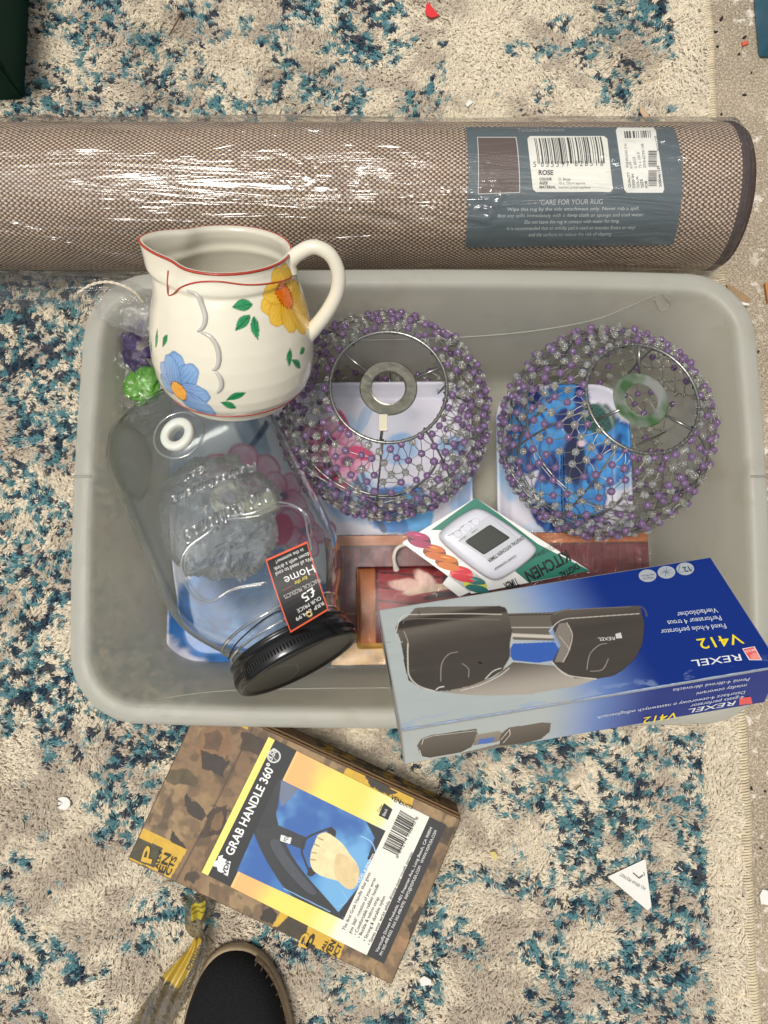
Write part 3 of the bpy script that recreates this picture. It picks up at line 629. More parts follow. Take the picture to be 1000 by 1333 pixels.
def tray_a(U, W, S):
    c = np.zeros(U.shape + (3,)) + WHT; q = lambda x, y: S.hit(x, y); k = .00086
    c = over(c, lin((176, 186, 206)), sm(.5, .62, fbm(U * 14, W * 14, 3, 3)) * .25)
    for (x, y, rx, ry, a, col) in ((474, 545, 8, 22, -25, (140, 176, 214)), (462, 590, 16, 60, 10, (150, 190, 226)), (520, 585, 26, 22, 20, (112, 166, 218)), (588, 580, 20, 14, -10, (110, 160, 210)), (600, 640, 14, 34, -20, (128, 174, 222)), (330, 560, 20, 46, 30, (90, 130, 170)), (455, 640, 36, 46, 25, (120, 170, 216)), (240, 640, 22, 40, 0, (170, 190, 210))):
        d = ell(U, W, q(x, y), rx * k, ry * k, a, .4, int(x)); n = fbm(U * 120, W * 60, 9, 3); c = over(c, lin(col) * 1.0, sm(1.1, .8, d) * (.45 + .5 * n))
    for (x, y, rx, ry, a, col) in ((520, 662, 46, 34, 10, (20, 112, 184)), (505, 652, 26, 14, -10, (10, 70, 140)), (545, 670, 20, 30, 10, (70, 160, 220)), (318, 790, 96, 74, 20, (52, 108, 172)), (290, 780, 40, 46, 0, (22, 78, 142)), (372, 790, 70, 56, 0, (66, 122, 182)), (380, 775, 30, 36, 20, (24, 84, 150)), (340, 815, 26, 22, 0, (40, 100, 164))):
        d = ell(U, W, q(x, y), rx * k, ry * k, a, .5, int(x)); n = fbm(U * 70, W * 110, 12, 3); c = over(c, lin(col) * (.6 + .8 * n[..., None]), sm(1.08, .9, d))
    # dark blue stem
    for a, b, w in (((448, 596), (500, 690), 5), ((456, 560), (478, 640), 2.5), ((360, 545), (330, 580), 5)):
        p, r_ = q(*a), q(*b); dd = r_ - p; L_ = np.hypot(*dd); t = np.clip(((U - p[0]) * dd[0] + (W - p[1]) * dd[1]) / L_ ** 2, 0, 1); d = np.hypot(U - p[0] - t * dd[0], W - p[1] - t * dd[1]); c = over(c, lin((22, 64, 110)), sm(w * k, w * k * .6, d))
    for (x, y, L_, n, st) in ((318, 622, 52, 5, 20), (372, 645, 40, 5, 50), (430, 575, 36, 5, 10), (452, 600, 30, 5, 60), (400, 690, 36, 5, 0)):
        c = petals(c, U, W, q(x, y), [L_ * k * f for f in (1, .85, 1.05, .9, .95)], L_ * .42 * k, ((206, 60, 124), (226, 190, 214)), n * 3 + x % 7, st, (188, 44, 104), .05)
        d = ell(U, W, q(x, y), 9 * k, 7 * k, 0, .6); c = over(c, lin((96, 30, 96)), sm(1.2, .6, d))
    for (x, y, rx, ry, a) in ((447, 548, 6, 18, -25), (470, 590, 20, 9, 20), (432, 622, 28, 9, 35), (368, 690, 16, 24, 20)):
        d = ell(U, W, q(x, y), rx * k, ry * k, -a, .3, 3); n = fbm(U * 80, W * 80, 17); c = over(c, lin((214, 40, 110)) * (.7 + .6 * n[..., None]), sm(1.05, .85, d))
    return np.clip(c, 0, 1)
def tray_b(U, W, S):
    c = np.zeros(U.shape + (3,)) + WHT; q = lambda x, y: S.hit(x, y); k = .00086
    for (x, y, rx, ry, a, col) in ((660, 620, 16, 34, 10, (160, 200, 232)), (800, 610, 34, 30, 30, (120, 178, 224)), (640, 560, 10, 40, 0, (176, 196, 226)), (700, 700, 40, 20, 0, (190, 210, 232))):
        d = ell(U, W, q(x, y), rx * k, ry * k, a, .4, int(x)); n = fbm(U * 90, W * 90, 9, 3); c = over(c, lin(col), sm(1.1, .8, d) * (.4 + .6 * n))
    big = ((700, 556, 40, 46, 20), (735, 530, 34, 32, 0), (690, 590, 30, 26, 0), (745, 590, 44, 48, 0), (725, 640, 30, 60, -12), (760, 635, 30, 44, 14), (800, 575, 26, 34, 10), (735, 680, 22, 28, 0), (790, 610, 30, 22, 30))
    for i, (x, y, rx, ry, a) in enumerate(big):
        d = ell(U, W, q(x, y), rx * k, ry * k, a, .35, i); n = fbm(U * 75, W * 75, 30 + i, 4); t = np.clip(1 - d, 0, 1)
        col = np.asarray(lin((0, 92, 182))) * (1 - n[..., None]) + np.asarray(lin((86, 176, 236))) * n[..., None]
        col = over(col, lin((8, 34, 110)), sm(.52, .7, fbm(U * 60, W * 40, 50 + i, 3))); col = over(col, lin((16, 56, 140)), sm(.8, 1, d)); c = over(c, col, sm(1.04, .94, d))
    for (x, y, rx, ry) in ((748, 600, 15, 34), (742, 556, 10, 12)): c = over(c, lin((8, 26, 74)), sm(1.15, .8, ell(U, W, q(x, y), rx * k, ry * k, 0, .6, 3)))
    d = ell(U, W, q(779, 545), 24 * k, 20 * k, -15, .1); c = over(c, lin((38, 92, 84)), sm(1.05, .95, d)); dots = (np.sin(U / k * .95) * np.sin(W / k * .95 + .6)) > .45; c = over(c, lin((8, 20, 26)), dots * (d < .95)); c = over(c, lin((226, 200, 214)), sm(1.1, .7, ell(U, W, q(757, 577), 6 * k, 5 * k)))
    return np.clip(c, 0, 1)
tray('floral_tray', [(206, 503), (592, 500), (640, 868), (240, 871)], .040, .030, tray_a, 'white tray printed with pink orchids and light blue petals, under the jar and left lampshade', 'floral trays in the storage box')
tray('floral_tray', [(640, 503), (806, 503), (836, 800), (652, 800)], .046, .040, tray_b, 'white tray printed with a large royal blue flower under the right lampshade', 'floral trays in the storage box')

# ------------------------------------------------------------------ shrink-wrapped picture box
BZ = .088
c4 = [at(x, y, BZ) for x, y in ((432, 696), (846, 690), (852, 864), (425, 866))]; O = sum(c4) / 4; PB = Plane(O, c4[1] - c4[0], (0, 0, 1)); W2 = np.linalg.norm(c4[1] - c4[0]) / 2; H2 = np.linalg.norm(c4[0] - c4[3]) / 2
pbx = empty('picture_box', (O[0], O[1], .045), 'film-wrapped flat box printed with red leather books on a wooden shelf', 'box')
boxmesh(PB, -W2, W2, -H2, H2, -.040, 0, 'carton', pbr('carton_side', C(96, 66, 46), .5, noise=.2), pbx)
def books(U, W):
    c = np.zeros(U.shape + (3,)) + lin((52, 30, 28)); q = lambda x, y: PB.hit(x, y); k = .00082; n = fbm(U * 40, W * 200, 3, 4); n2 = fbm(U * 260, W * 50, 6, 4)
    top = q(500, 711)[1]; bot = q(460, 837)[1]; xl = q(430, 760)[0]
    # dark red spines between the shelves
    per = .0085; s_ = (U / per) % 1; idx = np.floor(U / per); red = np.asarray(lin((112, 22, 26))) * (.35 + 1.0 * n2[..., None]); m = (W < top) & (W > bot); c = np.where(m[..., None], red, c)
    c = over(c, lin((26, 12, 14)), m * (sm(.08, .02, s_) + sm(.93, .99, s_)) * .9)
    for b in (.3,): c = over(c, lin((150, 104, 60)), m * (np.abs((W - bot) / (top - bot) - b) < .008) * (vn(idx, idx * 0 + b * 9, 3) > .35) * .7)
    wood = np.asarray(lin((176, 100, 42))) * (.65 + .6 * n[..., None]); c = np.where((W >= top)[..., None], wood, c)
    c = over(c, lin((70, 34, 18)), sm(.0016, .0004, np.abs(W - top)))
    xa, xb = q(466, 780)[0], q(489, 780)[0]; yt = q(470, 740)[1]; wood2 = np.asarray(lin((190, 112, 50))) * (.65 + .6 * fbm(U * 220, W * 30, 5, 3)[..., None]); c = np.where(((U > xa) & (U < xb) & (W < yt) & (W > bot))[..., None], wood2, c)
    c = over(c, lin((226, 190, 140)), sm(.0008, .0002, np.abs(U - xa)) * (W < yt) * (W > bot))
    gold = np.asarray(lin((186, 146, 72))) * (.55 + .8 * fbm(U * 130, W * 130, 8, 4)[..., None]); c = np.where((W <= bot)[..., None], gold, c)
    # open red book, a feather pen, dark objects
    P1 = [q(*p) for p in ((492, 742), (545, 738), (600, 752), (612, 776), (560, 790), (492, 796))]; n4 = fbm(U * 50, W * 260, 14, 3); c = np.where(inpoly(U, W, P1)[..., None], np.asarray(lin((150, 38, 40))) * (.55 + .8 * n4[..., None]), c)
    for y in (748, 768, 785): c = over(c, lin((60, 14, 18)), (np.abs(W - q(530, y)[1] + .1 * (U - q(530, y)[0])) < .0008) * inpoly(U, W, P1))
    for (x, y, rx, ry, a, col) in ((530, 762, 26, 8, 6, (226, 190, 176)), (552, 755, 18, 10, 40, (232, 200, 186)), (565, 766, 44, 5, -8, (220, 196, 170)), (590, 750, 18, 8, -30, (30, 26, 26)), (575, 775, 30, 4, -8, (36, 32, 26)), (615, 765, 18, 6, -20, (70, 56, 30)), (600, 742, 12, 5, 30, (190, 120, 60)), (432, 790, 10, 22, 10, (168, 140, 66)), (440, 745, 7, 20, 10, (104, 72, 40))):
        d = ell(U, W, q(x, y), rx * k, ry * k, -a, .9, int(x)); c = over(c, lin(col) * (.75 + .5 * fbm(U * 400, W * 160, 4)[..., None]), sm(1.1, .7, d) * .92)
    return np.clip(c, 0, 1)
paint_grid(PB, -W2 + .001, W2 - .001, -H2 + .001, H2 - .001, .0009, books, 'printed_lid', pbx, .35, .0003, hf=lambda U, W: .009 * np.sqrt(np.clip(1 - ((W - PB.hit(540, 790)[1]) / .042) ** 2, 0, 1)) * sm(PB.hit(464, 780)[0], PB.hit(470, 780)[0], U) * sm(PB.hit(640, 780)[0], PB.hit(610, 780)[0], U))
nx, ny = 240, 130; U_, V_ = np.meshgrid(np.linspace(-W2 - .002, W2 + .002, nx), np.linspace(-H2 - .002, H2 + .002, ny), indexing='ij')
wr = .0035 * np.abs(fbm(U_ * 30 + V_ * 20, V_ * 34, 4, 4) - .5) + .002 * fbm(U_ * 150, V_ * 30, 9, 3)
wr = wr + .009 * np.sqrt(np.clip(1 - ((V_ - PB.hit(540, 790)[1]) / .042) ** 2, 0, 1)) * sm(PB.hit(460, 780)[0], PB.hit(472, 780)[0], U_) * sm(PB.hit(645, 780)[0], PB.hit(605, 780)[0], U_)
mesh('film_wrap', PB.pt(U_, V_, .0010 + wr).reshape(-1, 3), gridF(nx, ny), film('carton_film', (.99, .99, .99), .015, .06, 1.0, (1, 1, 1), 60, .0, .7, .007), pbx, True)

# ------------------------------------------------------------------ kitchen timer on its card
TZ = .108
card = [at(x, y, TZ) for x, y in ((619, 648), (768, 743), (613, 774), (524, 707))]
O = sum(card) / 4; TP = Plane(O, card[1] - card[0], (0.02, -.05, 1)); tc4 = [TP.hit(*p) for p in ((619, 648), (768, 743), (614, 773), (524, 706))]
cardE = empty('timer_card', O, 'green and white backing card with a row of coloured macarons, under the kitchen timer', 'backing card')
def inset(P, d):
    c = np.mean(P, 0); return [np.array(p) + (c - np.array(p)) / np.linalg.norm(c - np.array(p)) * d for p in P]
cp = Print(TP, .0); cp.poly(tc4[::-1] if False else tc4[::-1], (232, 232, 228), 0); TPc = cp
g = geometry
def cpoly(pix, col, layer, smooth=False): cp.ppoly(pix, col, layer, smooth)
cpoly([(615, 773), (634, 758), (560, 700), (540, 694), (524, 707)], (236, 236, 232), 1)
cpoly([(619, 648), (648, 668), (700, 708), (768, 743), (688, 758), (660, 735), (600, 690), (561, 690)], (34, 118, 98), 2)
cpoly([(576, 760), (598, 777), (640, 758), (628, 740), (590, 742)], (236, 236, 232), 1)
# macarons: the shells of the printed photograph
for (x, y, col, col2) in ((546, 703, (158, 34, 84), (92, 14, 48)), (566, 719, (196, 104, 34), (132, 62, 18)), (582, 732, (204, 116, 40), (140, 70, 20)), (601, 747, (206, 36, 52), (226, 96, 100)), (619, 761, (30, 108, 104), (204, 206, 60))):
    for k, (dx_, dy_, rx, ry, cc) in enumerate(((0, 0, 15.5, 9.5, col2), (-2.2, -5.4, 15.5, 4.9, col), (2.2, 5.4, 15.5, 4.9, col))):
        ps = []
        for q in range(18):
            a = 2 * math.pi * q / 18; X, Y = rx * math.cos(a) * (1 + .04 * math.sin(5 * a)), ry * math.sin(a); an = math.radians(12); ps.append((x + dx_ + X * math.cos(an) - Y * math.sin(an), y + dy_ + X * math.sin(an) + Y * math.cos(an)))
        cpoly(ps[::-1], cc, 3 + k)
    cpoly([(x - 9, y - 8), (x - 1, y - 7.2), (x + 5, y - 4.8), (x - 3, y - 5.6)][::-1], tuple(min(255, int(v * 1.3 + 25)) for v in col), 6)
cp.text("DIGITAL", (751, 733), (727, 746), (16, 22, 22), 5, 8, offset=.03)
cp.text("KITCHEN", (737, 716), (682, 745), (16, 22, 22), 5, 15, offset=.03)
cp.text("KITCHEN", (727, 709), (700, 722), (22, 30, 30), 5, 3)
cp.text("TIMER", (672, 752), (655, 760), (24, 30, 30), 5, 11, offset=.03)
for i in range(5):
    cp.text(("COUNTS UP OR DOWN", "WITH MAGNET", "WITH MAGNETIC BACK", "AND STAND", "LOUD ALARM")[i], (716 - 7 * i, 706 + 4.6 * i + 4), (672 - 7 * i, 729 + 4.6 * i + 4), (20, 60, 52) if i < 3 else (50, 50, 50), 5, 3.2)
cp.build('printed_card', cardE, .25)
# the timer
tm_ = [TP.hit(*p) for p in ((621, 661), (698, 715), (641, 757), (568, 699))]
tmr = empty('kitchen_timer', TP.pt(*np.mean(tm_, 0), .0), 'white digital kitchen timer with a grey screen and three round buttons', 'kitchen timer')
def superq(P, n=14, bulge=.10):
    out = []; m = len(P); c = np.mean(P, 0)
    for i in range(m):
        a, b = np.array(P[i]), np.array(P[(i + 1) % m])
        for k in range(n):
            t = k / n; p = a + (b - a) * t; out.append(p + (p - c) * bulge * 4 * t * (1 - t) * .9)
    out = np.array(out)
    for _ in range(5): out = .5 * out + .25 * (np.roll(out, 1, 0) + np.roll(out, -1, 0))
    return out
ot = superq(tm_, 16, .10); cc = ot.mean(0)
prof = [(1.0, .001), (1.02, .005), (1.02, .010), (1.0, .013), (.965, .0152), (.90, .0164), (.80, .0170), (.5, .0174), (.0, .0175)]
V = np.concatenate([TP.pt(*((ot - cc) * s + cc).T, np.full(len(ot), h)) for s, h in prof]); n = len(ot)
TW = pbr('white_abs', C(206, 207, 216), .32, coat=.3); mesh('timer_case', V, gridF(len(prof), n, False, True), TW, tmr, True)
TT = Plane(TP.pt(cc[0], cc[1], .0172), TP.U, TP.N)
def raised(pix, h, name, m, par, smooth=False):
    uv = np.array([TT.hit(*p) for p in pix]); uv = superq(uv, 30, .0) if not smooth else uv; c_ = uv.mean(0); V = []; ss = [(1.04, -.0006), (1.04, h * .4), (1.0, h * .8), (.94, h)]
    V = np.concatenate([TT.pt(*((uv - c_) * s + c_).T, np.full(len(uv), q)) for s, q in ss]); F = [tuple(f) for f in gridF(4, len(uv), False, True)] + [tuple(3 * len(uv) + i for i in range(len(uv)))]
    return mesh(name, V, F, m, par, False)
raised([(637, 671), (676, 703), (640, 731), (598, 703)], .0006, 'screen_bezel', pbr('pale_grey', C(188, 190, 196), .3), tmr)
sc_ = raised([(638, 683), (664, 700), (630, 722), (605, 705)], .0010, 'screen', pbr('lcd', C(58, 60, 54), .14, noise=.15, nscale=500), tmr)
for x, y in ((596, 695.5), (608, 687), (619, 679.5)):
    ps = [(x + 5.6 * math.cos(a), y + 4.6 * math.sin(a)) for a in np.linspace(0, -2 * math.pi, 20, endpoint=False)]; raised(ps, .0016, 'button', TW, tmr, True)
tp = Print(TT, .0006)
tp.text("DIGITAL KITCHEN TIMER", (679.5, 698), (634, 729), (22, 22, 26), 6, 4.6, offset=.02); tp.text("COUNT DOWN/UP", (671, 722), (643, 740), (40, 40, 46), 6, 3, offset=.02)
for s, a, b in (("START/STOP", (599, 688), (582, 697)), ("SEC", (604, 683), (598, 686)), ("MIN", (615, 676), (609, 679)), ("MEMORY", (606, 697), (596, 704)), ("CLEAR", (621, 688), (613, 693))): tp.text(s, a, b, (50, 50, 56), 6, 2.2)
tp.build('lettering', tmr, .4)
# white cord loop
P_ = [at(*p) for p in ((540, 709, .104), (527, 709, .108), (517, 714, .110), (513, 724, .108), (514, 734, .102), (516, 741, .095))]; V, F = tube(spline(P_, 8), np.concatenate([np.full(30, .0019), np.linspace(.0019, .0034, 11)]), 8)
mesh('cord_loop', V, F, pbr('cord', C(216, 210, 198), .6, bump=.5, bscale=900), cardE, True)

# ------------------------------------------------------------------ hole punch carton, tilted on the rim
Rm = np.array([[.281 + .005, .031 + .014, .237 - .249], [.012 + .005, -.100 + .014, .326 - .249]])
SC = 1.0
pO = np.array([-.0048, -.0142, .2493]); eU = nrm([.286, .045, -.012]); eD = np.array([.017, -.086, .077]); eD = nrm(eD - eU * np.dot(eD, eU)); eN = nrm(np.cross(eD, eU)) * 1
if eN[2] < 0: eN = -eN
LL, WW, HH = .2905, .1167, .0478
TOPP = Plane(pO, eU, eN)                     # v is negative towards the front edge
FRP = Plane(pO + eD * WW, eU, eD)            # front side
pun = empty('hole_punch_carton', pO + eD * WW / 2 - eN * HH + eU * LL / 2, 'blue and silver carton picturing a black hole punch, tilted on the storage box rim', 'carton')
CARD = pbr('carton_board', C(150, 152, 150), .4)
boxmesh(TOPP, 0, LL, -WW, 0, -HH, 0, 'carton', CARD, pun, .0012)
def bggrad(t, n):
    "silver on the left turning to blue on the right"
    s = lin((178, 186, 184)); b = lin((4, 44, 128)); lb = lin((112, 142, 198))
    c = np.zeros(t.shape + (3,)) + s; c = over(c, lb, sm(.38, .56, t)); return over(c, b, sm(.48, .70, t))
NV = lambda P: [TOPP.hit(*p) for p in P]
body_l = [(536, 797), (540, 792), (556, 790), (650, 789), (658, 791), (662, 800), (667, 822), (664, 838), (664, 855), (655, 872), (640, 882), (612, 893), (585, 899), (566, 900), (548, 896), (532, 886), (527, 868), (524, 845), (519, 826), (514, 822), (517, 812), (530, 803)]
body_r = [(716, 803), (724, 797), (740, 794), (822, 789), (833, 790), (836, 800), (839, 812), (836, 840), (826, 858), (812, 872), (798, 880), (776, 884), (748, 883), (734, 875), (724, 868), (719, 862), (732, 836), (722, 826)]
def punch_top(U, W):
    t = U / LL + .05 * (W / WW) + .05; c = bggrad(t, None)
    n = fbm(U * 25, W * 120, 3, 4); c = c * (.95 + .1 * n[..., None])
    # base bar and long tray of the punch
    bar = NV([(560, 893), (640, 884), (668, 862), (735, 868), (800, 876), (752, 893), (690, 904), (640, 906), (600, 904), (568, 900)]); m = inpoly(U, W, bar); g = sm(*(lambda a, b: (a, b))(TOPP.hit(650, 906)[1], TOPP.hit(650, 862)[1]), W)
    c = np.where(m[..., None], np.asarray(lin((176, 168, 156))) * (1 - g[..., None]) + np.asarray(lin((98, 90, 80))) * g[..., None], c)
    bk = NV([(655, 799), (720, 797), (742, 792), (741, 800), (722, 808), (714, 822), (722, 834), (668, 833), (664, 818)]); m = inpoly(U, W, bk); c = np.where(m[..., None], lin((108, 100, 90)), c)
    for p, q, w, col in (((662, 817), (716, 817), .0006, (188, 180, 166)), ((668, 827), (718, 829), .0018, (206, 198, 184)), ((660, 801), (722, 800), .0005, (60, 54, 48))):
        a, b = TOPP.hit(*p), TOPP.hit(*q); d_ = b - a; tt = np.clip(((U - a[0]) * d_[0] + (W - a[1]) * d_[1]) / (d_ @ d_), 0, 1); c = over(c, lin(col), sm(w * 1.3, w * .6, np.hypot(U - a[0] - tt * d_[0], W - a[1] - tt * d_[1])))
    win = NV([(668, 838), (722, 836), (728, 846), (722, 860), (700, 863), (668, 860), (662, 850)]); m = inpoly(U, W, win); c = np.where(m[..., None], lin((58, 98, 180)), c)
    for P, x0 in ((body_l, 0), (body_r, 1)):
        m = inpoly(U, W, NV(P)); v0, v1 = TOPP.hit(600, 900)[1], TOPP.hit(600, 788)[1]; g = np.clip((W - v0) / (v1 - v0), 0, 1); col = np.zeros(U.shape + (3,)) + lin((74, 68, 62)); col = over(col, lin((98, 92, 84)), sm(.5, .78, g)); col = over(col, lin((60, 54, 49)), sm(.80, .84, g)); col = over(col, lin((112, 105, 95)), sm(.9, .96, g)); col = col * (.86 + .22 * fbm(U * 20, W * 160, 6, 3)[..., None]) * (1.0 + .22 * np.exp(-((W - (v1 * .80 + v0 * .20) - .18 * (U - .05)) / .007) ** 2)[..., None]); c = np.where(m[..., None], col, c)
    fl = NV([(728, 812), (738, 811), (744, 822), (742, 842), (733, 862), (722, 862), (730, 840), (722, 826)]); m = inpoly(U, W, fl); c = np.where(m[..., None], lin((136, 128, 118)), c)
    def stroke(pts, w, col, closed=False):
        nonlocal c
        w = w * .52; P_ = np.array([TOPP.hit(*p) for p in pts]); P_ = spline(P_, 5); dm = np.full(U.shape, 9.)
        for a, b in zip(P_[:-1], P_[1:]):
            d_ = b - a; tt = np.clip(((U - a[0]) * d_[0] + (W - a[1]) * d_[1]) / (d_ @ d_ + 1e-12), 0, 1); dm = np.minimum(dm, np.hypot(U - a[0] - tt * d_[0], W - a[1] - tt * d_[1]))
        c = over(c, lin(col), sm(w * 1.35, w * .4, dm) * .85)
    stroke([(516, 822), (520, 808), (528, 801), (545, 800), (600, 799), (653, 800)], .0010, (220, 213, 200)); stroke([(525, 812), (534, 806), (600, 806), (650, 807)], .0005, (150, 142, 130))
    stroke([(515, 820), (517, 833), (524, 836)], .0008, (205, 198, 186)); stroke([(531, 838), (531, 860), (533, 880), (545, 893), (566, 900)], .0011, (224, 218, 205)); stroke([(526, 822), (530, 832), (532, 842)], .0006, (190, 184, 172))
    stroke([(663, 870), (650, 880), (625, 892), (600, 899)], .0008, (222, 216, 204)); stroke([(632, 884), (642, 874), (652, 870)], .0010, (222, 216, 204)); stroke([(574, 887), (575, 865), (584, 852), (596, 849)], .0007, (176, 168, 158)); stroke([(602, 864), (610, 871), (610, 882)], .0006, (176, 168, 158))
    stroke([(568, 898), (572, 895), (578, 894)], .0010, (230, 226, 216)); stroke([(667, 823), (664, 838), (664, 855), (655, 870)], .0005, (170, 162, 150))
    stroke([(716, 822), (724, 812), (736, 806), (760, 804), (832, 799)], .0009, (214, 206, 194)); stroke([(722, 800), (742, 794), (822, 790)], .0006, (140, 132, 120)); stroke([(728, 828), (736, 838), (742, 846)], .0006, (205, 198, 186))
    stroke([(738, 811), (745, 826), (741, 846), (733, 862)], .0008, (214, 206, 194)); stroke([(719, 862), (728, 872), (742, 880), (776, 884)], .0010, (226, 220, 208)); stroke([(764, 872), (768, 852), (780, 840), (790, 838)], .0006, (180, 172, 162)); stroke([(768, 874), (784, 872), (792, 858)], .0006, (176, 168, 158))
    stroke([(836, 800), (839, 814), (836, 840), (826, 858), (800, 879)], .0004, (30, 26, 24)); stroke([(822, 790), (834, 790), (840, 795), (842, 802)], .0016, (92, 84, 76))
    stroke([(513, 833), (533, 835)] if 0 else [(497, 838), (516, 834)], .0003, (120, 122, 120)); stroke([(504, 879), (540, 873)], .0004, (232, 234, 232))
    c = over(c, lin((20, 18, 18)), sm(1.1, .8, ell(U, W, TOPP.hit(625, 863), .0018, .0008, -50)))
    wear = sm(.62, .72, fbm(U * 70, W * 220, 44, 4)) * sm(-WW + .014, -WW + .002, W); return np.clip(over(c, lin((150, 170, 205)), wear * .5), 0, 1)
paint_grid(TOPP, .0012, LL - .0012, -WW + .0012, -.0012, .00055, punch_top, 'printed_top', pun, .26, .0002)
def pp_text(pr, s, a, b, col, h, **k): pr.text(s, a, b, col, 5, h, **k)
pt_ = Print(TOPP, .0004)
pt_.text("Vierfachlocher", (932, 792), (880, 798), (216, 222, 232), 3, 6); pt_.text("Perforateur 4 trous", (937, 802), (868, 809), (216, 222, 232), 3, 6); pt_.text("Fixed 4-hole perforator", (943, 812.5), (859, 820.5), (216, 222, 232), 3, 6)
pt_.text("V412", (962, 825.5), (906, 833), (246, 222, 44), 3, 12.5, offset=.005); pt_.text("REXEL", (963, 852), (899, 860.5), (232, 236, 240), 3, 8, offset=.005, shear=.1)
pt_.pquad([(975, 860), (992, 860), (982, 842), (966, 845)], (236, 232, 232), 2, 2); pt_.pquad([(976, 859), (990.5, 859), (981, 843), (967.5, 846)], (232, 92, 92), 3, 2); pt_.ppoly([(977, 858.5), (990, 858.5), (986, 851), (981, 850), (976, 854)], (246, 150, 140), 4)
pt_.text("acco", (981.5, 845.5), (969.5, 848), (246, 240, 240), 5, 4)
for x, y in ((843, 750), (867.5, 745.5), (892, 741)):
    ps = [(x + 11.5 * math.cos(a), y + 8.2 * math.sin(a)) for a in np.linspace(0, -2 * math.pi, 28, endpoint=False)]; pt_.part('pictogram').ppoly(ps, (172, 178, 184), 1)
pt_.text("12", (896, 738), (888, 739.5), (30, 50, 90), 3, 6, offset=.02); pt_.text("max. 80 mm", (851, 747.5), (835, 749.5), (40, 60, 90), 3, 2.6); pt_.text("9.5mm 3x7", (850, 751.5), (836, 753), (40, 60, 90), 3, 2.6)
pt_.part('pictogram_line')
for a, b in (((884, 746), (900, 743)), ((885, 736), (883, 745)), ((901, 739), (900, 745)), ((860, 748), (874, 742)), ((863, 741), (872, 750)), ((859, 744), (876, 747)), ((868, 739), (866, 751))): pt_.part('pictogram_line'); pt_.line(a, b, .0004, (60, 96, 120), 3)
pt_.part('crease')
pt_.text("REXEL", (800, 829.5), (778, 831), (214, 212, 206), 3, 4.2, offset=.01, shear=.1); pt_.pquad([(802, 832), (810, 831.5), (808, 824), (801, 826)], (214, 212, 206), 3, 2)
pt_.line((545, 796), (546, 803), .0005, (40, 40, 42), 3); pt_.build('lettering', pun, .3)
# front side print
FV = lambda P: [FRP.hit(*p) for p in P]
def punch_front(U, W):
    t = U / LL + .02; c = bggrad(t, None) * (.96 + .08 * fbm(U * 20, W * 90, 3)[..., None])
    def fill(P, a, b_):
        nonlocal c
        Q = np.array(FV(P)); m = inpoly(U, W, Q); g = np.clip((W - Q[:, 1].min()) / (np.ptp(Q[:, 1]) + 1e-9), 0, 1)[..., None]; c = np.where(m[..., None], np.asarray(lin(a)) * (1 - g) + np.asarray(lin(b_)) * g, c)
    fill([(548, 962), (560, 957), (620, 948), (622, 956), (614, 972), (600, 979), (560, 986), (548, 984), (543, 970)], (66, 60, 54), (104, 98, 90)); fill([(620, 956), (650, 951), (660, 960), (645, 966), (616, 970)], (120, 112, 102), (150, 142, 130)); fill([(600, 980), (650, 968), (690, 962), (640, 980), (600, 986)], (150, 142, 130), (110, 102, 92))
    fill([(652, 955), (662, 947), (706, 940), (717, 941), (716, 952), (704, 962), (680, 968), (650, 970)], (66, 60, 54), (106, 98, 90)); fill([(624, 962), (644, 959), (640, 967), (622, 969)], (70, 108, 186), (70, 108, 186))
    return np.clip(c, 0, 1)
paint_grid(FRP, .0012, LL - .0012, -.0012 if False else -HH + .0012, -.0012, .0007, punch_front, 'printed_side', pun, .26, .0002)
pf = Print(FRP, .0004)
for s, a, b, h in (("Pevná 4-dérová dérovacka", (976, 881), (876, 895.5), 3.8), ("miedzy otworami", (972, 889), (907, 900), 3.8), ("Dziurkacz 4-otworowy o nastawnych odleglosciach", (970, 898), (778, 931), 3.8), ("4-gaats perforator", (969, 904), (899, 916), 3.8)): pf.text(s, a, b, (214, 220, 232), 3, h)
pf.text("REXEL", (958, 911), (896, 922), (232, 236, 240), 3, 5.2, offset=.005, shear=.1); pf.text("V412", (883, 925.5), (838, 933), (246, 222, 44), 3, 8, offset=.005)
pf.part('logo').pquad([(962, 917), (979, 915), (977, 906), (962, 908)], (232, 92, 92), 2, 2)
for P_ in ([(549, 968), (551, 961), (562, 957), (619, 950)], [(546, 975), (549, 984), (560, 986)], [(652, 962), (660, 952), (664, 948)], [(655, 966), (664, 955), (663, 948)]):
    pf.part('highlight')
    for a, b in zip(P_[:-1], P_[1:]): pf.line(a, b, .0006, (216, 210, 198), 3)
pf.build('lettering', pun, .3)
WE = pbr('worn_edge', C(150, 168, 200), .6, noise=.6, nscale=260)
for q0, q1 in ((0.001, .12), (.13, .26), (.265, LL - .001)):
    tt = np.linspace(q0, q1, 30); V, F = tube(TOPP.pt(tt, np.full(30, -WW + .0006), .0003 + .0003 * vn(tt * 220, tt * 0, 3)), .0003 + .0004 * vn(tt * 180, tt * 0, 9), 5); mesh('worn_edge', V, F, WE, pun, True)
mesh('end_flap', np.array([pO + eU * (-.0006) + eD * WW * .30 - eN * .001, pO + eU * (-.0006) + eD * WW * .64 - eN * .001, pO + eU * (-.0006) + eD * WW * .62 - eN * .012, pO + eU * (-.0006) + eD * WW * .31 - eN * .012]), [(0, 1, 2, 3)], pbr('dark_slot', C(24, 22, 22), .7), pun)

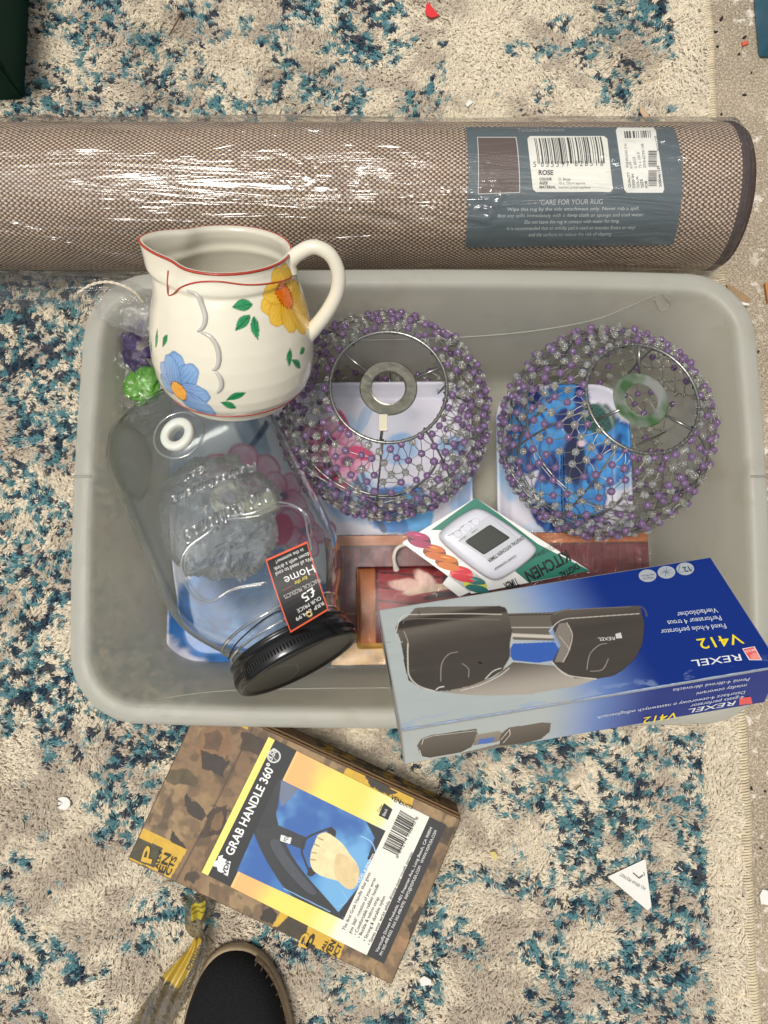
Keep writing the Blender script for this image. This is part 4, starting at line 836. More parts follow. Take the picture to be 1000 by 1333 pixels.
# ------------------------------------------------------------------ beaded lampshades
WIRE = pbr('silver_wire', C(150, 150, 146), .28, .9); WIRE2 = pbr('net_wire', C(158, 156, 148), .3, .8)
PUR = pbr('purple_glass_bead', C(164, 134, 180), .05, spec=.8, Transmission_Weight=.60, IOR=1.45); CLR = pbr('clear_glass_bead', C(238, 238, 230), .04, spec=.8, Transmission_Weight=.86, IOR=1.42)
def bead_mesh(name, m):
    a = np.linspace(0, math.pi, 9); p = np.linspace(0, 2 * math.pi, 12, endpoint=False); r = .0038
    prof = np.stack([r * np.sin(a) + .0000, r * .92 * np.cos(a)], 1); prof[0, 0] = prof[-1, 0] = .0006
    V = np.stack([np.outer(prof[:, 0], np.cos(p)), np.outer(prof[:, 0], np.sin(p)), np.repeat(prof[:, 1:2], 12, 1)], -1).reshape(-1, 3)
    me = bpy.data.meshes.new(name); me.from_pydata(V.tolist(), [], [tuple(f) for f in gridF(9, 12, False, True)] + [tuple(range(12)), tuple(range(96, 108))[::-1]]); me.materials.append(m)
    me.polygons.foreach_set('use_smooth', np.ones(len(me.polygons), bool)); return me, V, [tuple(f) for f in gridF(9, 12, False, True)]
BP, BV, BF = bead_mesh('purple_bead', PUR); BC, _, _ = bead_mesh('clear_bead', CLR)
def lampshade(pc, zc, axis, rs, label, washmat, seed, spin, dia):
    rg = random.Random(seed); top = at(*pc, zc); M = frame(top, (1, 0, 0), axis); W = lambda p: np.asarray(p) @ M[:3, :3].T + M[:3, 3]
    hs_ = np.array([0, -.006, -.02, -.04, -.065, -.095, -.125, -.148, -.163]); rr_ = np.array([.055, .066, .084, .099, .108, .1105, .103, .088, .070]) * rs
    e = empty('beaded_lampshade', W((0, 0, -.163)), label, 'lampshade', 'beaded wire lampshades in the storage box')
    rf = lambda h: np.interp(-h, -hs_, rr_)
    sp_ = spline(np.stack([rr_, hs_], 1), 10); L_ = np.concatenate([[0], np.cumsum(np.hypot(*np.diff(sp_, axis=0).T))]); prf = lambda t: (np.interp(t * L_[-1], L_, sp_[:, 0]), np.interp(t * L_[-1], L_, sp_[:, 1]))
    def circ(r, h, n=72): a = np.linspace(0, 2 * math.pi, n, endpoint=False); return W(np.stack([r * np.cos(a), r * np.sin(a), np.full(n, h)], 1))
    V, F = tube(circ(.0545, 0), .0016, 8, True); mesh('top_ring', V, F, WIRE, e, True)
    V, F = tube(circ(rr_[-1], -.163), .0016, 8, True); mesh('bottom_ring', V, F, WIRE, e, True)
    V, F = tube(circ(rf(-.05) * .97, -.05), .0008, 6, True); mesh('hoop', V, F, WIRE, e, True)
    fz = -.004; a = np.linspace(0, 2 * math.pi, 60, endpoint=False)
    pr_ = [(.0160, fz - .0008), (.0156, fz), (.0160, fz + .0009), (.0172, fz + .0006), (.0262, fz + .0008), (.0272, fz), (.0262, fz - .0012)]
    V = W(np.stack([np.outer([p[0] for p in pr_], np.cos(a)), np.outer([p[0] for p in pr_], np.sin(a)), np.repeat([[p[1]] for p in pr_], 60, 1)], -1).reshape(-1, 3)); F = [tuple(f) for f in gridF(7, 60, True, True)]
    mesh('fitting_ring', V, F, washmat, e, False)
    for k in range(3):
        b = spin + k * 2 * math.pi / 3; V, F = tube(W([(.026 * math.cos(b), .026 * math.sin(b), fz), (.054 * math.cos(b), .054 * math.sin(b), -.0006)]), .0014, 7); mesh('spoke', V, F, WIRE, e, True)
    if seed == 1:
        b = spin + 4 * math.pi / 3; V, F = tube(W([(.027 * math.cos(b), .027 * math.sin(b), -.004), (.03 * math.cos(b), .03 * math.sin(b), -.05)]), .001, 6)
        q = W((.036 * math.cos(b), .036 * math.sin(b), .0)); S = Plane(q, W((1, 0, 0)) - W((0, 0, 0)), axis); boxmesh(S, -.0042, .0042, -.008, .008, -.001, .0022, 'solder_tag', pbr('pale_brass', C(205, 200, 176), .4, .2), e)
    ribs = 8
    for k in range(ribs):
        b = spin + .3 + k * 2 * math.pi / ribs; t = np.linspace(0, 1, 22); r, h = prf(t); r = r - .001; V, F = tube(W(np.stack([r * math.cos(b), r * math.sin(b), h], 1)), .0010, 6); mesh('rib', V, F, WIRE, e, True)
    nc, nr = 36, 16; P_ = {}
    for i in range(nr):
        for j in range(nc):
            t = (i + .55) / (nr + .1) + rg.gauss(0, .006); t = min(max(t, .01), .99); b = 2 * math.pi * (j + .5 * (i % 2)) / nc + spin + rg.gauss(0, .014); r, h = prf(t); r += rg.gauss(.001, .0012); P_[i, j] = W((r * math.cos(b), r * math.sin(b), h))
    mb = MB()
    def wire(p, q, w=.00040):
        m = (p + q) / 2 + np.array([rg.gauss(0, .0008) for _ in range(3)]); V, F = tube([p, m, q], w, 4, cap=False); mb.add(V, F)
    for i in range(nr):
        for j in range(nc):
            p = P_[i, j]
            if i + 1 < nr:
                j2 = (j + (i % 2)) % nc
                wire(p, P_[i + 1, j2]); wire(p, P_[i + 1, (j2 - 1) % nc])
            if i % 4 == 1 or rg.random() < .22: wire(p, P_[i, (j + 1) % nc])
    for j in range(nc):
        b = 2 * math.pi * j / nc + spin; wire(P_[0, j], W((.0545 * math.cos(b), .0545 * math.sin(b), 0))); wire(P_[nr - 1, j], W((rr_[-1] * math.cos(b), rr_[-1] * math.sin(b), -.163)))
    for j in range(46):
        b = 2 * math.pi * (j + rg.random() * .5) / 46; x = W((.0545 * math.cos(b), .0545 * math.sin(b), 0)); T_ = W((.0545 * math.cos(b), .0545 * math.sin(b), .1)) - x; R_ = W((.0700 * math.cos(b), .0700 * math.sin(b), 0)) - x
        aa = np.linspace(0, 2 * math.pi, 7, endpoint=False); V, F = tube(np.array([x + nrm(R_) * .0021 * math.cos(q) + nrm(T_) * .0021 * math.sin(q) for q in aa]), .0005, 4, True); mb.add(V, F)
    o = mb.build('wire_netting', WIRE2, e, True); tag(o, kind='stuff')
    # beads: the 300 nearest the camera singly, the rest joined
    camp = np.array([0, 0, H]); items = sorted(P_.items(), key=lambda kv: np.linalg.norm(kv[1] - camp)); rest = MB()
    el = worldloc(e)
    for n_, ((i, j), p) in enumerate(items):
        pu = (rg.random() < .75) if (i + j // 2) % 2 == 0 else (rg.random() < .25)
        mrot = Matrix.Rotation(rg.random() * 6, 3, 'Z') @ Matrix.Rotation(math.pi / 2 + rg.gauss(0, .3), 3, 'X'); s = rg.uniform(.92, 1.06)
        if n_ < 290:
            o = bpy.data.objects.new('purple_bead' if pu else 'clear_bead', BP if pu else BC); COL.objects.link(o); o.parent = e; o.location = tuple(p - el); o.rotation_euler = mrot.to_euler(); o.scale = (s,) * 3
        else: rest.add((BV * s) @ np.array(mrot).T + p, BF, 0 if pu else 1)
    o = rest.build('glass_beads', None, e, True, [PUR, CLR]); tag(o, kind='stuff')
    return e
RUSTY = pbr('dull_zinc', C(128, 126, 114), .34, .85, noise=.6, nscale=120, bump=.3, bscale=200)
def green_zinc():
    m = pbr('tarnished_zinc', C(120, 124, 116), .4, .35, bump=.3, bscale=200); nt = m.node_tree; b = nt.nodes['Principled BSDF']; tc = nt.nodes.new('ShaderNodeTexCoord'); n = nt.nodes.new('ShaderNodeTexNoise'); n.inputs['Scale'].default_value = 45; nt.links.new(tc.outputs['Object'], n.inputs['Vector'])
    r = nt.nodes.new('ShaderNodeValToRGB'); r.color_ramp.elements[0].position = .4; r.color_ramp.elements[0].color = (*C(70, 104, 62), 1); r.color_ramp.elements[1].position = .62; r.color_ramp.elements[1].color = (*C(150, 150, 146), 1); nt.links.new(n.outputs['Fac'], r.inputs[0]); nt.links.new(r.outputs[0], b.inputs['Base Color']); return m
lampshade((506, 503), .200, (.03, .10, .99), .955, 'left purple and clear beaded wire lampshade with a dull silver fitting ring, beside the jug', RUSTY, 1, math.radians(22), 1)
lampshade((837, 518), .210, (.14, .18, .97), .95, 'right purple and clear beaded wire lampshade with a greenish tarnished fitting ring', green_zinc(), 2, math.radians(88), 1)

# ------------------------------------------------------------------ glass drinks jar on its side
JB = at(240, 552, .128); JN = at(386, 856, .192); ja = nrm(JN - JB); jl = np.linalg.norm(JN - JB); jf = np.array([0, 0, 1.]); jf = nrm(jf - ja * np.dot(jf, ja)); jw = np.cross(ja, jf)   # jw: across, towards the left of the picture
jar = empty('glass_jar', JB - jf * .058, 'clear glass drinks jar with embossed lettering, black lid and price tag, lying on its side', 'jar')
def jsec(s):
    "half width, half thickness, squareness at s metres from the base"
    S_ = [-.026, -.0255, -.023, -.016, -.004, .015, .05, .10, .15, jl - .085, jl - .065, jl - .05, jl - .038, jl - .030, jl - .026, jl - .012]
    A_ = [.030, .042, .054, .068, .078, .084, .0855, .086, .0855, .084, .078, .069, .060, .0545, .0535, .0535]
    B_ = [.020, .030, .039, .048, .054, .058, .0585, .059, .0585, .058, .0575, .057, .056, .0545, .0535, .0535]
    N_ = [2.3, 2.4, 2.6, 2.9, 3.1, 3.2, 3.3, 3.3, 3.3, 3.2, 3.0, 2.6, 2.2, 2.0, 2.0, 2.0]
    return np.interp(s, S_, A_), np.interp(s, S_, B_), np.interp(s, S_, N_)
_ss = np.linspace(-.026, jl - .012, 120)
def smooth1(a, k=7): return np.convolve(np.pad(a, k // 2, 'edge'), np.ones(k) / k, 'valid')
_A, _B, _N = jsec(_ss); _A[3:] = smooth1(_A)[3:]; _B[3:] = smooth1(_B)[3:]
def jshell(th):
    n = 144; a = np.linspace(0, 2 * math.pi, n, endpoint=False); V = []
    rows = [i for i in range(len(_ss)) if th == 0 or _ss[i] > -.0215]
    for i in rows:
        A, B, N = _A[i] - th, _B[i] - th, _N[i]; ca, sa = np.cos(a), np.sin(a); x = np.sign(ca) * np.abs(ca) ** (2 / N) * A; y = np.sign(sa) * np.abs(sa) ** (2 / N) * B
        V.append(JB + ja * _ss[i] + x[:, None] * jw + y[:, None] * jf)
    return np.concatenate(V), len(rows), n
GL = glassmat('jar_glass', (.88, .915, .91), 1.46); mb = MB()
V, m_, n = jshell(0); F = [tuple(f) for f in gridF(m_, n, False, True)]; mb.add(V, F); mb.add(np.concatenate([V[:n], [V[:n].mean(0)]]), [((i + 1) % n, i, n) for i in range(n)][::1]); o1 = V[-n:]
V, m2, n = jshell(.0026); mb.add(V, [tuple(f)[::-1] for f in gridF(m2, n, False, True)]); mb.add(np.concatenate([V[:n], [V[:n].mean(0)]]), [(i, (i + 1) % n, n) for i in range(n)])
mb.add(np.concatenate([o1, V[-n:]]), [(i, (i + 1) % n, n + (i + 1) % n, n + i) for i in range(n)])
go = mb.build('jar_body', GL, jar, True)
bm = bmesh.new(); bm.from_mesh(go.data); bmesh.ops.remove_doubles(bm, verts=bm.verts, dist=1e-6); bmesh.ops.recalc_face_normals(bm, faces=bm.faces); bm.to_mesh(go.data); bm.free(); go.data.polygons.foreach_set('use_smooth', np.ones(len(go.data.polygons), bool))
class JarTop(Plane):
    def __init__(s): Plane.__init__(s, JB + jf * .059, ja, jf)
    def pt(s, u, v, h=0.0):
        u, v, h = np.broadcast_arrays(u, v, h); A = np.interp(u, _ss, _A); B = np.interp(u, _ss, _B); N = np.interp(u, _ss, _N)
        y = B * (1 - np.clip(np.abs(v) / A, 0, .995) ** N) ** (1 / N); return JB + u[..., None] * s.U + v[..., None] * s.W + (y + h)[..., None] * s.N
JT = JarTop()
GE = film('embossed_glass', (.90, .92, .92), .16, .05, .0, (1, 1, 1), 60, .10, .9, .001, (.85, .87, .88))
def emboss(st, a, b, hpx, shear=0):
    a = JT.hit(*a); b = JT.hit(*b); V, F, w = text2d(st, 0, shear, .062); L_ = np.linalg.norm(b - a); d = (b - a) / L_; n = np.array([-d[1], d[0]]); sx = L_ / w; sy = hpx * .00073 / .69
    q = a + V[:, 0:1] * sx * d + V[:, 1:2] * sy * n; return JT.pt(q[:, 0], q[:, 1], V[:, 2] * sx * 1.5 + .0004), F
mb = MB()
for a in (("Old Fashioned", (350, 632), (236, 694), 17, .2), ("Refreshment", (333, 600), (221, 648), 11, .2), ("Bar", (266, 605), (236, 624), 9, .2)): V, F = emboss(*a); mb.add(V, F)
mb.build('embossed_lettering', GE, jar, True)
pts = [(288, 672), (330, 667), (362, 652), (390, 660), (398, 690), (403, 712)]; pts2 = [(288, 672), (275, 690), (245, 712), (234, 735), (240, 760), (256, 780), (275, 782), (300, 768), (342, 760)]
mb = MB()
for p_, r_ in ((pts, .0011), (pts2, .0011), ([(x + 5, y + 4) for x, y in pts[:-1]], .0006), ([(x + 5, y - 3) for x, y in pts2[2:]], .0006)):
    uv = spline([JT.hit(*p) for p in p_], 8); V, F = tube(JT.pt(uv[:, 0], uv[:, 1], .0003), r_, 8); mb.add(V, F)
mb.build('embossed_frame', GE, jar, True)
# seam rib on the shoulder and the screw neck
mb = MB()
for s, e_ in ((jl - .034, .0008), (jl - .022, .0012), (jl - .015, .0014)):
    A, B, N = [np.interp(s, _ss, q) for q in (_A, _B, _N)]; a = np.linspace(0, 2 * math.pi, 90, endpoint=False); V, F = tube(JB + ja * s + (A * np.cos(a))[:, None] * jw + (B * np.sin(a))[:, None] * jf, .0013, 6, True); mb.add(V, F)
mb.build('neck_thread', GE, jar, True)
# lid
LIDM = pbr('black_lid', C(20, 20, 21), .26, .3, coat=.4); M = frame(JB, jw, ja)
z0 = jl - .016; pr_ = [(.050, z0), (.0565, z0), (.0578, z0 + .0012), (.0578, z0 + .0025), (.0568, z0 + .0034), (.0565, z0 + .006), (.0583, z0 + .008), (.0588, z0 + .010)]
lid = lathe([(r_, h) for r_, h in pr_] + [(.0588, z0 + .0215), (.0580, z0 + .0235), (.0560, z0 + .0245), (.0535, z0 + .0240), (.0525, z0 + .0225), (.0515, z0 + .0222), (.0, z0 + .0225)], 128, M, 'lid', LIDM, jar)
mb = MB()
for k in range(120):
    a = 2 * math.pi * k / 120; d = math.cos(a) * jw + math.sin(a) * jf; c = JB + d * .0588; t = np.cross(ja, d) * .0005
    V, F = tube([c + ja * (z0 + .0135), c + ja * (z0 + .0185)], .0007, 4); mb.add(V, F)
o = mb.build('lid_knurling', LIDM, lid); tag(o, kind='stuff')
# spigot washer near the base
su, sv = JT.hit(232, 566); q = JT.pt(np.array(su), np.array(sv), np.array(0.)); NY = pbr('white_nylon', C(224, 222, 212), .35, Subsurface_Weight=.15)
M = frame(q, ja, jf + .12 * jw - .14 * ja); lathe([(.0085, -.006), (.0085, .0038), (.0095, .0052), (.0150, .0052), (.0165, .0040), (.0168, -.001), (.0150, -.003)], 48, M, 'spigot_washer', NY, jar)
a = np.linspace(0, 2 * math.pi, 60, endpoint=False); V, F = tube(np.array([JT.pt(np.array(su + .023 * math.cos(x)), np.array(sv + .024 * math.sin(x)), np.array(-.0004)) for x in a]), .0012, 6, True); mesh('spigot_boss', V, F, GE, jar, True)
# price tag: a bent card tied at the neck
TG = Plane(at(388, 768, .262), at(378, 826, .25) - at(345, 730, .25), (.10, -.16, 1)); g0 = [TG.hit(*p) for p in ((345, 730), (400, 706), (428, 795), (378, 826))]
class Bent(Plane):
    def pt(s, u, v, h=0.0):
        u, v, h = np.broadcast_arrays(u, v, h); c = np.mean(g0, 0); L_ = np.linalg.norm(g0[3] - g0[0]); x = (u - c[0]) / L_; return Plane.pt(s, u, v, h - .030 * x * x + .004 * x)
TG.__class__ = Bent; tagE = empty('price_tag', TG.pt(*np.mean(g0, 0)), 'black and orange card price tag reading £5, lying on the glass jar', 'price tag')
pr = Print(TG, 0.)
bow = lambda a, b, s: [np.array(a) + (np.array(b) - np.array(a)) * t + s * 4 * t * (1 - t) * np.array([-(b[1] - a[1]), b[0] - a[0]]) for t in np.linspace(0, 1, 8)]
def qn(P, d):
    c = np.mean(P, 0); return [p + (c - p) * d for p in P]
pr.quad([g0[0], g0[3], g0[2], g0[1]], (224, 92, 52), 0, 14); pr.quad([q for q in (lambda G_: [G_[0], G_[3], G_[2], G_[1]])(qn(g0, .05))], (18, 17, 18), 2, 14)
WT = (228, 226, 222)
for st, p0, p1, col, h, k in (("RRP £14.99", (420, 783), (384, 805), WT, 5.2, {}), ("OUR PRICE", (416.5, 776), (386, 794), WT, 5, {}), ("£5", (407, 764), (391, 775), WT, 11, dict(offset=.01)), ("PRACTICAL PRODUCTS", (416, 752), (369, 775), (190, 186, 180), 5.4, {}), ("for the", (399, 749), (383, 757.5), (232, 206, 60), 5, dict(shear=.3)),
                              ("Home", (407, 735), (369, 752), WT, 11, {}), ("We all need to cool", (406, 725), (358, 746), WT, 5, {}), ("down with a drink", (402, 719), (356, 740), WT, 5, {}), ("in the summer!", (394, 714.5), (358, 731), WT, 4.6, {})): pr.text(st, p0, p1, col, 5, h, **k)
for a, b in (((415, 749), (402, 747)), ((381, 762), (368, 769))): pr.line(a, b, .0003, (170, 60, 50), 5)
pr.build('printed_tag', tagE, .5)
th = [np.concatenate([TG.hit(402, 801), [0]])]
q0 = TG.pt(*TG.hit(403, 800), .002); V, F = tube(spline([q0, JB + ja * (jl - .03) + jf * .058 - jw * .01, JB + ja * (jl - .026) + jf * .05 + jw * .03, JB + ja * (jl - .024) + jf * .02 + jw * .052], 6), .0007, 6); mesh('string', V, F, pbr('black_string', C(26, 24, 24), .7), tagE, True)
M = frame(TG.pt(*TG.hit(403, 800), .0012), TG.U, TG.N); lathe([(.0012, 0), (.0026, .0003), (.003, 0.)], 20, M, 'eyelet', pbr('brass', C(150, 134, 96), .4, .8), tagE)
# bubble wrapped tap inside the jar
bc = JB + ja * .105 - jf * .010 + jw * .012
wrapE = empty('bubble_wrapped_tap', bc - jf * .02, 'cream plastic tap in clear bubble wrap inside the glass jar', 'tap')
a = np.linspace(0, math.pi, 110); p = np.linspace(0, 2 * math.pi, 170, endpoint=False); A_, P_ = np.meshgrid(a, p, indexing='ij')
X, Y, Z = np.sin(A_) * np.cos(P_), np.sin(A_) * np.sin(P_), np.cos(A_)
uu, vv = P_ * 9, A_ * 11; cell = np.maximum(0, 1 - ((uu * 2 % 1 - .5) ** 2 + (vv * 2 % 1 - .5) ** 2) * 5.5); cr = fbm(X * 3 + 5, Y * 3 + Z * 2, 5, 4) - .5; cr2 = np.abs(fbm(X * 9, Y * 9 + Z * 7, 15, 3) - .5)
R_ = 1 + .42 * cr - .30 * cr2 + .035 * np.sqrt(cell)
V = (bc + (R_ * X * .066)[..., None] * ja + (R_ * Y * .060)[..., None] * jw + (R_ * Z * .030)[..., None] * jf).reshape(-1, 3)
mesh('bubble_wrap', V, gridF(110, 170, False, True), film('bubble_film', (.98, .98, .985), .10, .06, 1.0, (1, 1, 1), 110, .10, .7, .006, (.95, .96, .98)), wrapE, True)
CRE = pbr('cream_plastic', C(206, 200, 178), .4, noise=.1)
M = frame(JB + ja * .098 + jw * -.008 + jf * .0, ja, jf + .3 * ja); lathe([(.0085, -.003), (.0085, .003), (.011, .005), (.0165, .005), (.0185, .002), (.0185, -.004), (.015, -.006)], 36, M, 'tap_collar', CRE, wrapE)
M = frame(JB + ja * .118 - jw * .010 + jf * .004, jf, -jw * .9 + ja * .15); lathe([(0, 0), (.010, .001), (.0115, .004), (.0115, .008), (.0105, .009), (.0105, .034), (.0115, .036), (.010, .040), (0, .041)], 28, M, 'tap_barrel', CRE, wrapE)
M = frame(JB + ja * .118 + jw * .012 + jf * .004, jf, jw); lathe([(0, 0), (.006, .001), (.006, .02), (.009, .026), (.006, .03), (0, .032)], 24, M, 'tap_spout', pbr('grey_clear', C(170, 172, 172), .3, Transmission_Weight=.5), wrapE)

# ------------------------------------------------------------------ painted jug
JO = at(309, 511, .226); jx = np.array([.045, math.cos(math.radians(45)), math.sin(math.radians(45))]); jug = empty('painted_jug', JO, 'cream pottery jug painted with a yellow and a blue flower, tilted over the corner', 'jug')
M = frame(JO, (1, 0, 0), jx); e1, e2, e3 = M[:3, 0], M[:3, 1], M[:3, 2]
hp = [0, .0015, .004, .007, .010, .013, .020, .030, .045, .060, .075, .090, .104, .114, .119, .1205, .1225, .126, .132, .138, .142]
rp = [.050, .0525, .0535, .0540, .0575, .0625, .0675, .0705, .0722, .0718, .0700, .0668, .0628, .0590, .0566, .0560, .0575, .0572, .0552, .0546, .0550]
NH, NA = 200, 420; hh = np.linspace(0, .142, NH); rr0 = np.interp(hh, hp, rp); rr0[4:-1] = smooth1(rr0, 5)[4:-1]; rr0 = rr0 * .955; aa = np.linspace(0, 2 * math.pi, NA, endpoint=False); sa = math.pi + .05
def jugpt(h, a, off=0.0):
    r = np.interp(h, hh, rr0) + off; d = (a - sa + math.pi) % (2 * math.pi) - math.pi; w = sm(.100, .142, h); g = np.exp(-(np.abs(d) / .42) ** 1.7) * w; g2 = np.exp(-(d / .75) ** 2) * sm(.120, .142, h)
    r = r + .0135 * g - .0035 * np.exp(-((np.abs(d) - .75) / .25) ** 2) * w; z = h + .0045 * g2 * sm(.12, .142, h) - .002 * (1 - g2) * sm(.135, .142, h)
    return JO + (r * np.cos(a))[..., None] * e1 + (r * np.sin(a))[..., None] * e2 + (z * .925)[..., None] * e3
HH_, AA_ = np.meshgrid(hh, aa, indexing='ij'); JV = jugpt(HH_, AA_); JVf = JV.reshape(-1, 3)
rad = np.cos(AA_)[..., None] * e1 + np.sin(AA_)[..., None] * e2; vd = np.array([0, 0, H]) - JV; fac = (rad * vd).sum(-1).ravel() > .0; pj = proj(JVf)
def jat(px, py):
    d = (pj[:, 0] - px) ** 2 + (pj[:, 1] - py) ** 2 + np.where(fac, 0, 1e6); i = int(d.argmin()); return JVf[i], i
col = np.tile(lin((232, 226, 206)), (len(JVf), 1)); col = col * (1 + .05 * (fbm(AA_ * 6, HH_ * 90, 3, 4).ravel() - .5)[:, None])
PX = .00064
def local(px, py):
    c, i = jat(px, py); n = nrm(rad.reshape(-1, 3)[i]); x = nrm(np.cross((0, .3, 1), n) * -1); x = x if x[0] > 0 else -x; y = np.cross(n, x); y = y if y[1] > 0 else -y
    d = JVf - c; return d @ x / PX, d @ y / PX, (np.abs(d @ n) < .05) & (np.linalg.norm(d, axis=1) < .07)
def jpetals(px, py, tips, wid, c1, c2, s):
    global col
    X, Y, ok = local(px, py)
    for k, (tx_, ty_) in enumerate(tips):
        dx_, dy_ = tx_ - px, -(ty_ - py); L_ = math.hypot(dx_, dy_); a = math.degrees(math.atan2(dy_, dx_)); w = wid * (.9 + .2 * ((k * 7) % 3) / 2)
        d = ell(X, Y, (dx_ * .58, dy_ * .58), L_ * .52, w, a, 0) + .02 * np.sin(np.arctan2(Y, X) * 26 + k); m = sm(1.05, .97, d) * ok
        ux, uy = dx_ / L_, dy_ / L_; u = (X * ux + Y * uy) / L_; v = -X * uy + Y * ux; st = .5 + .5 * np.sin(v * 1.3 + 4 * vn(X * .18, Y * .18, s) + u * 2) * (.5 + vn(X * .5, Y * .5, s + 2)); t = np.clip(.25 + .75 * u + .35 * (st - .5), 0, 1)[:, None]
        cc = np.asarray(lin(c1)) * (1 - t) + np.asarray(lin(c2)) * t; cc = over(cc, lin(c1) * .75, sm(.86, 1.0, d) * .6); col = col * (1 - m[:, None]) + cc * m[:, None]
def jblob(px, py, rx, ry, a, c, c2=None, dots=None):
    global col
    X, Y, ok = local(px, py); d = ell(X, Y, (0, 0), rx, ry, a); m = sm(1.04, .95, d) * ok; cc = np.tile(lin(c), (len(X), 1))
    if c2: cc = over(cc, lin(c2), vn(X * .3, Y * .3, 3) * .8)
    col = col * (1 - m[:, None]) + cc * m[:, None]
    if dots: th_ = np.arctan2(Y / ry, X / rx); m = (np.abs(d - 1.0) < .09) * (np.sin(th_ * 26) > -.1) * ok; col = col * (1 - m[:, None]) + np.asarray(lin(dots)) * m[:, None]
def jleaf(px, py, L_, w, a):
    global col
    X, Y, ok = local(px, py); ar = math.radians(a); u = X * math.cos(ar) + Y * math.sin(ar); v = -X * math.sin(ar) + Y * math.cos(ar); t = u / L_; ww = w * np.clip(1 - np.abs(t) ** 1.8, 0, 1) * (1 + .25 * t); m = sm(1.08, .9, np.abs(v + 1.2 * t * t) / (ww + 1e-6)) * (np.abs(t) < 1) * ok
    cc = over(np.tile(lin((46, 150, 92)), (len(X), 1)), lin((24, 104, 66)), sm(.5, 1, vn(u * .5, v * 1.6, 4)) + sm(.5, 1, np.abs(v) / (ww + .1)) * .5); cc = over(cc, lin((16, 72, 56)), sm(.7, .2, np.abs(v + .5))); col = col * (1 - m[:, None]) + cc * m[:, None]
jpetals(371, 384, [(336, 374), (334, 392), (349, 418), (366, 438), (384, 449), (399, 432), (405, 408), (404, 382), (396, 362), (378, 352), (352, 360)], 13.5, (222, 150, 20), (244, 200, 70), 3)
jblob(371, 384, 12, 17, 0, (226, 96, 14), (236, 134, 20), (120, 40, 14))
jpetals(231, 508, [(200, 513), (203, 486), (224, 459), (250, 463), (271, 494), (276, 524), (214, 468)], 15.5, (60, 104, 166), (140, 176, 218), 5)
jblob(232, 509, 13, 14, 0, (240, 176, 30), (226, 130, 20), (34, 24, 20))
for l in ((315, 397, 13, 6.5, -12), (316, 420, 13, 6, 25), (332, 427, 14, 5.5, 75), (197, 451, 9, 4, -60), (204, 441, 14, 3.8, -75), (214, 443, 11, 4, 82), (377, 466, 12, 5, 55), (387, 473, 13, 4.5, -75), (394, 457, 7, 5, -20), (306, 516, 14, 5, 15), (298, 527, 11, 5.5, -35)): jleaf(*l)
def jglaze():
    m, nt, b = newmat('glazed_pottery'); a = nt.nodes.new('ShaderNodeAttribute'); a.attribute_name = 'Col'; nt.links.new(a.outputs['Color'], b.inputs['Base Color']); b.inputs['Roughness'].default_value = .16; b.inputs['Coat Weight'].default_value = .5; b.inputs['Coat Roughness'].default_value = .05
    tc = nt.nodes.new('ShaderNodeTexCoord'); n = nt.nodes.new('ShaderNodeTexNoise'); n.inputs['Scale'].default_value = 28; nt.links.new(tc.outputs['Object'], n.inputs['Vector']); bp = nt.nodes.new('ShaderNodeBump'); bp.inputs['Strength'].default_value = .15; bp.inputs['Distance'].default_value = .002; nt.links.new(n.outputs['Fac'], bp.inputs['Height']); nt.links.new(bp.outputs[0], b.inputs['Normal']); return m
GZ = jglaze(); V_ = [JVf]; F_ = [gridF(NH, NA, False, True)]; cl = [np.clip(col, 0, 1)]; nv = len(JVf)
# rim roll and inside wall
hin = np.concatenate([np.linspace(.142, .010, 60)]); Hi, Ai = np.meshgrid(hin, aa, indexing='ij'); Pin = jugpt(Hi, Ai, -.0042); Pin[0] = (jugpt(Hi[:1], Ai[:1], -.0022) + .0016 * e3)[0]
V_.append(Pin.reshape(-1, 3)); cl.append(np.tile(lin((216, 211, 194)), (60 * NA, 1))); F_.append(gridF(60, NA, False, True) + nv)
top = (NH - 1) * NA; i = np.arange(NA); F_.append(np.stack([top + i, top + (i + 1) % NA, nv + (i + 1) % NA, nv + i], 1)); nv2 = nv + 60 * NA
Fl = [tuple(f) for A in F_ for f in A]; V_.append(np.array([JO + e3 * .006, JO + e3 * .002])); cl.append(np.tile(lin((216, 211, 194)), (2, 1))); bI = nv + 59 * NA
Fl += [(bI + k, bI + (k + 1) % NA, nv2) for k in range(NA)] + [((k + 1) % NA, k, nv2 + 1) for k in range(NA)]
body = mesh('jug_body', np.concatenate(V_), Fl, GZ, jug, True, np.concatenate(cl)); body['label'] = 'cream body with spout and painted flowers'
bm = bmesh.new(); bm.from_mesh(body.data); bmesh.ops.recalc_face_normals(bm, faces=bm.faces); bm.to_mesh(body.data); bm.free()
RED = pbr('red_line', C(176, 66, 48), .25, noise=.35, nscale=220)
rimP = (jugpt(np.full(NA, .142), aa, -.0006) + .0004 * e3); V, F = tube(rimP, .0011, 6, True); mesh('rim_line', V, F, RED, jug, True)
def redline(P_, name, r_=.0007):
    Q = spline([jat(*p)[0] for p in P_], 8); V, F = tube(Q, r_, 6); mesh(name, V, F, RED, jug, True)
redline([(219, 352), (218, 368), (219, 383), (225, 383), (236, 374), (256, 368), (285, 367), (320, 370), (350, 369), (375, 363), (392, 352)], 'collar_line')
Q = jugpt(np.full(200, .0135), np.linspace(0, 2 * math.pi, 200, endpoint=False), .0001); V, F = tube(Q, .0007, 6, True); mesh('foot_line', V, F, RED, jug, True)
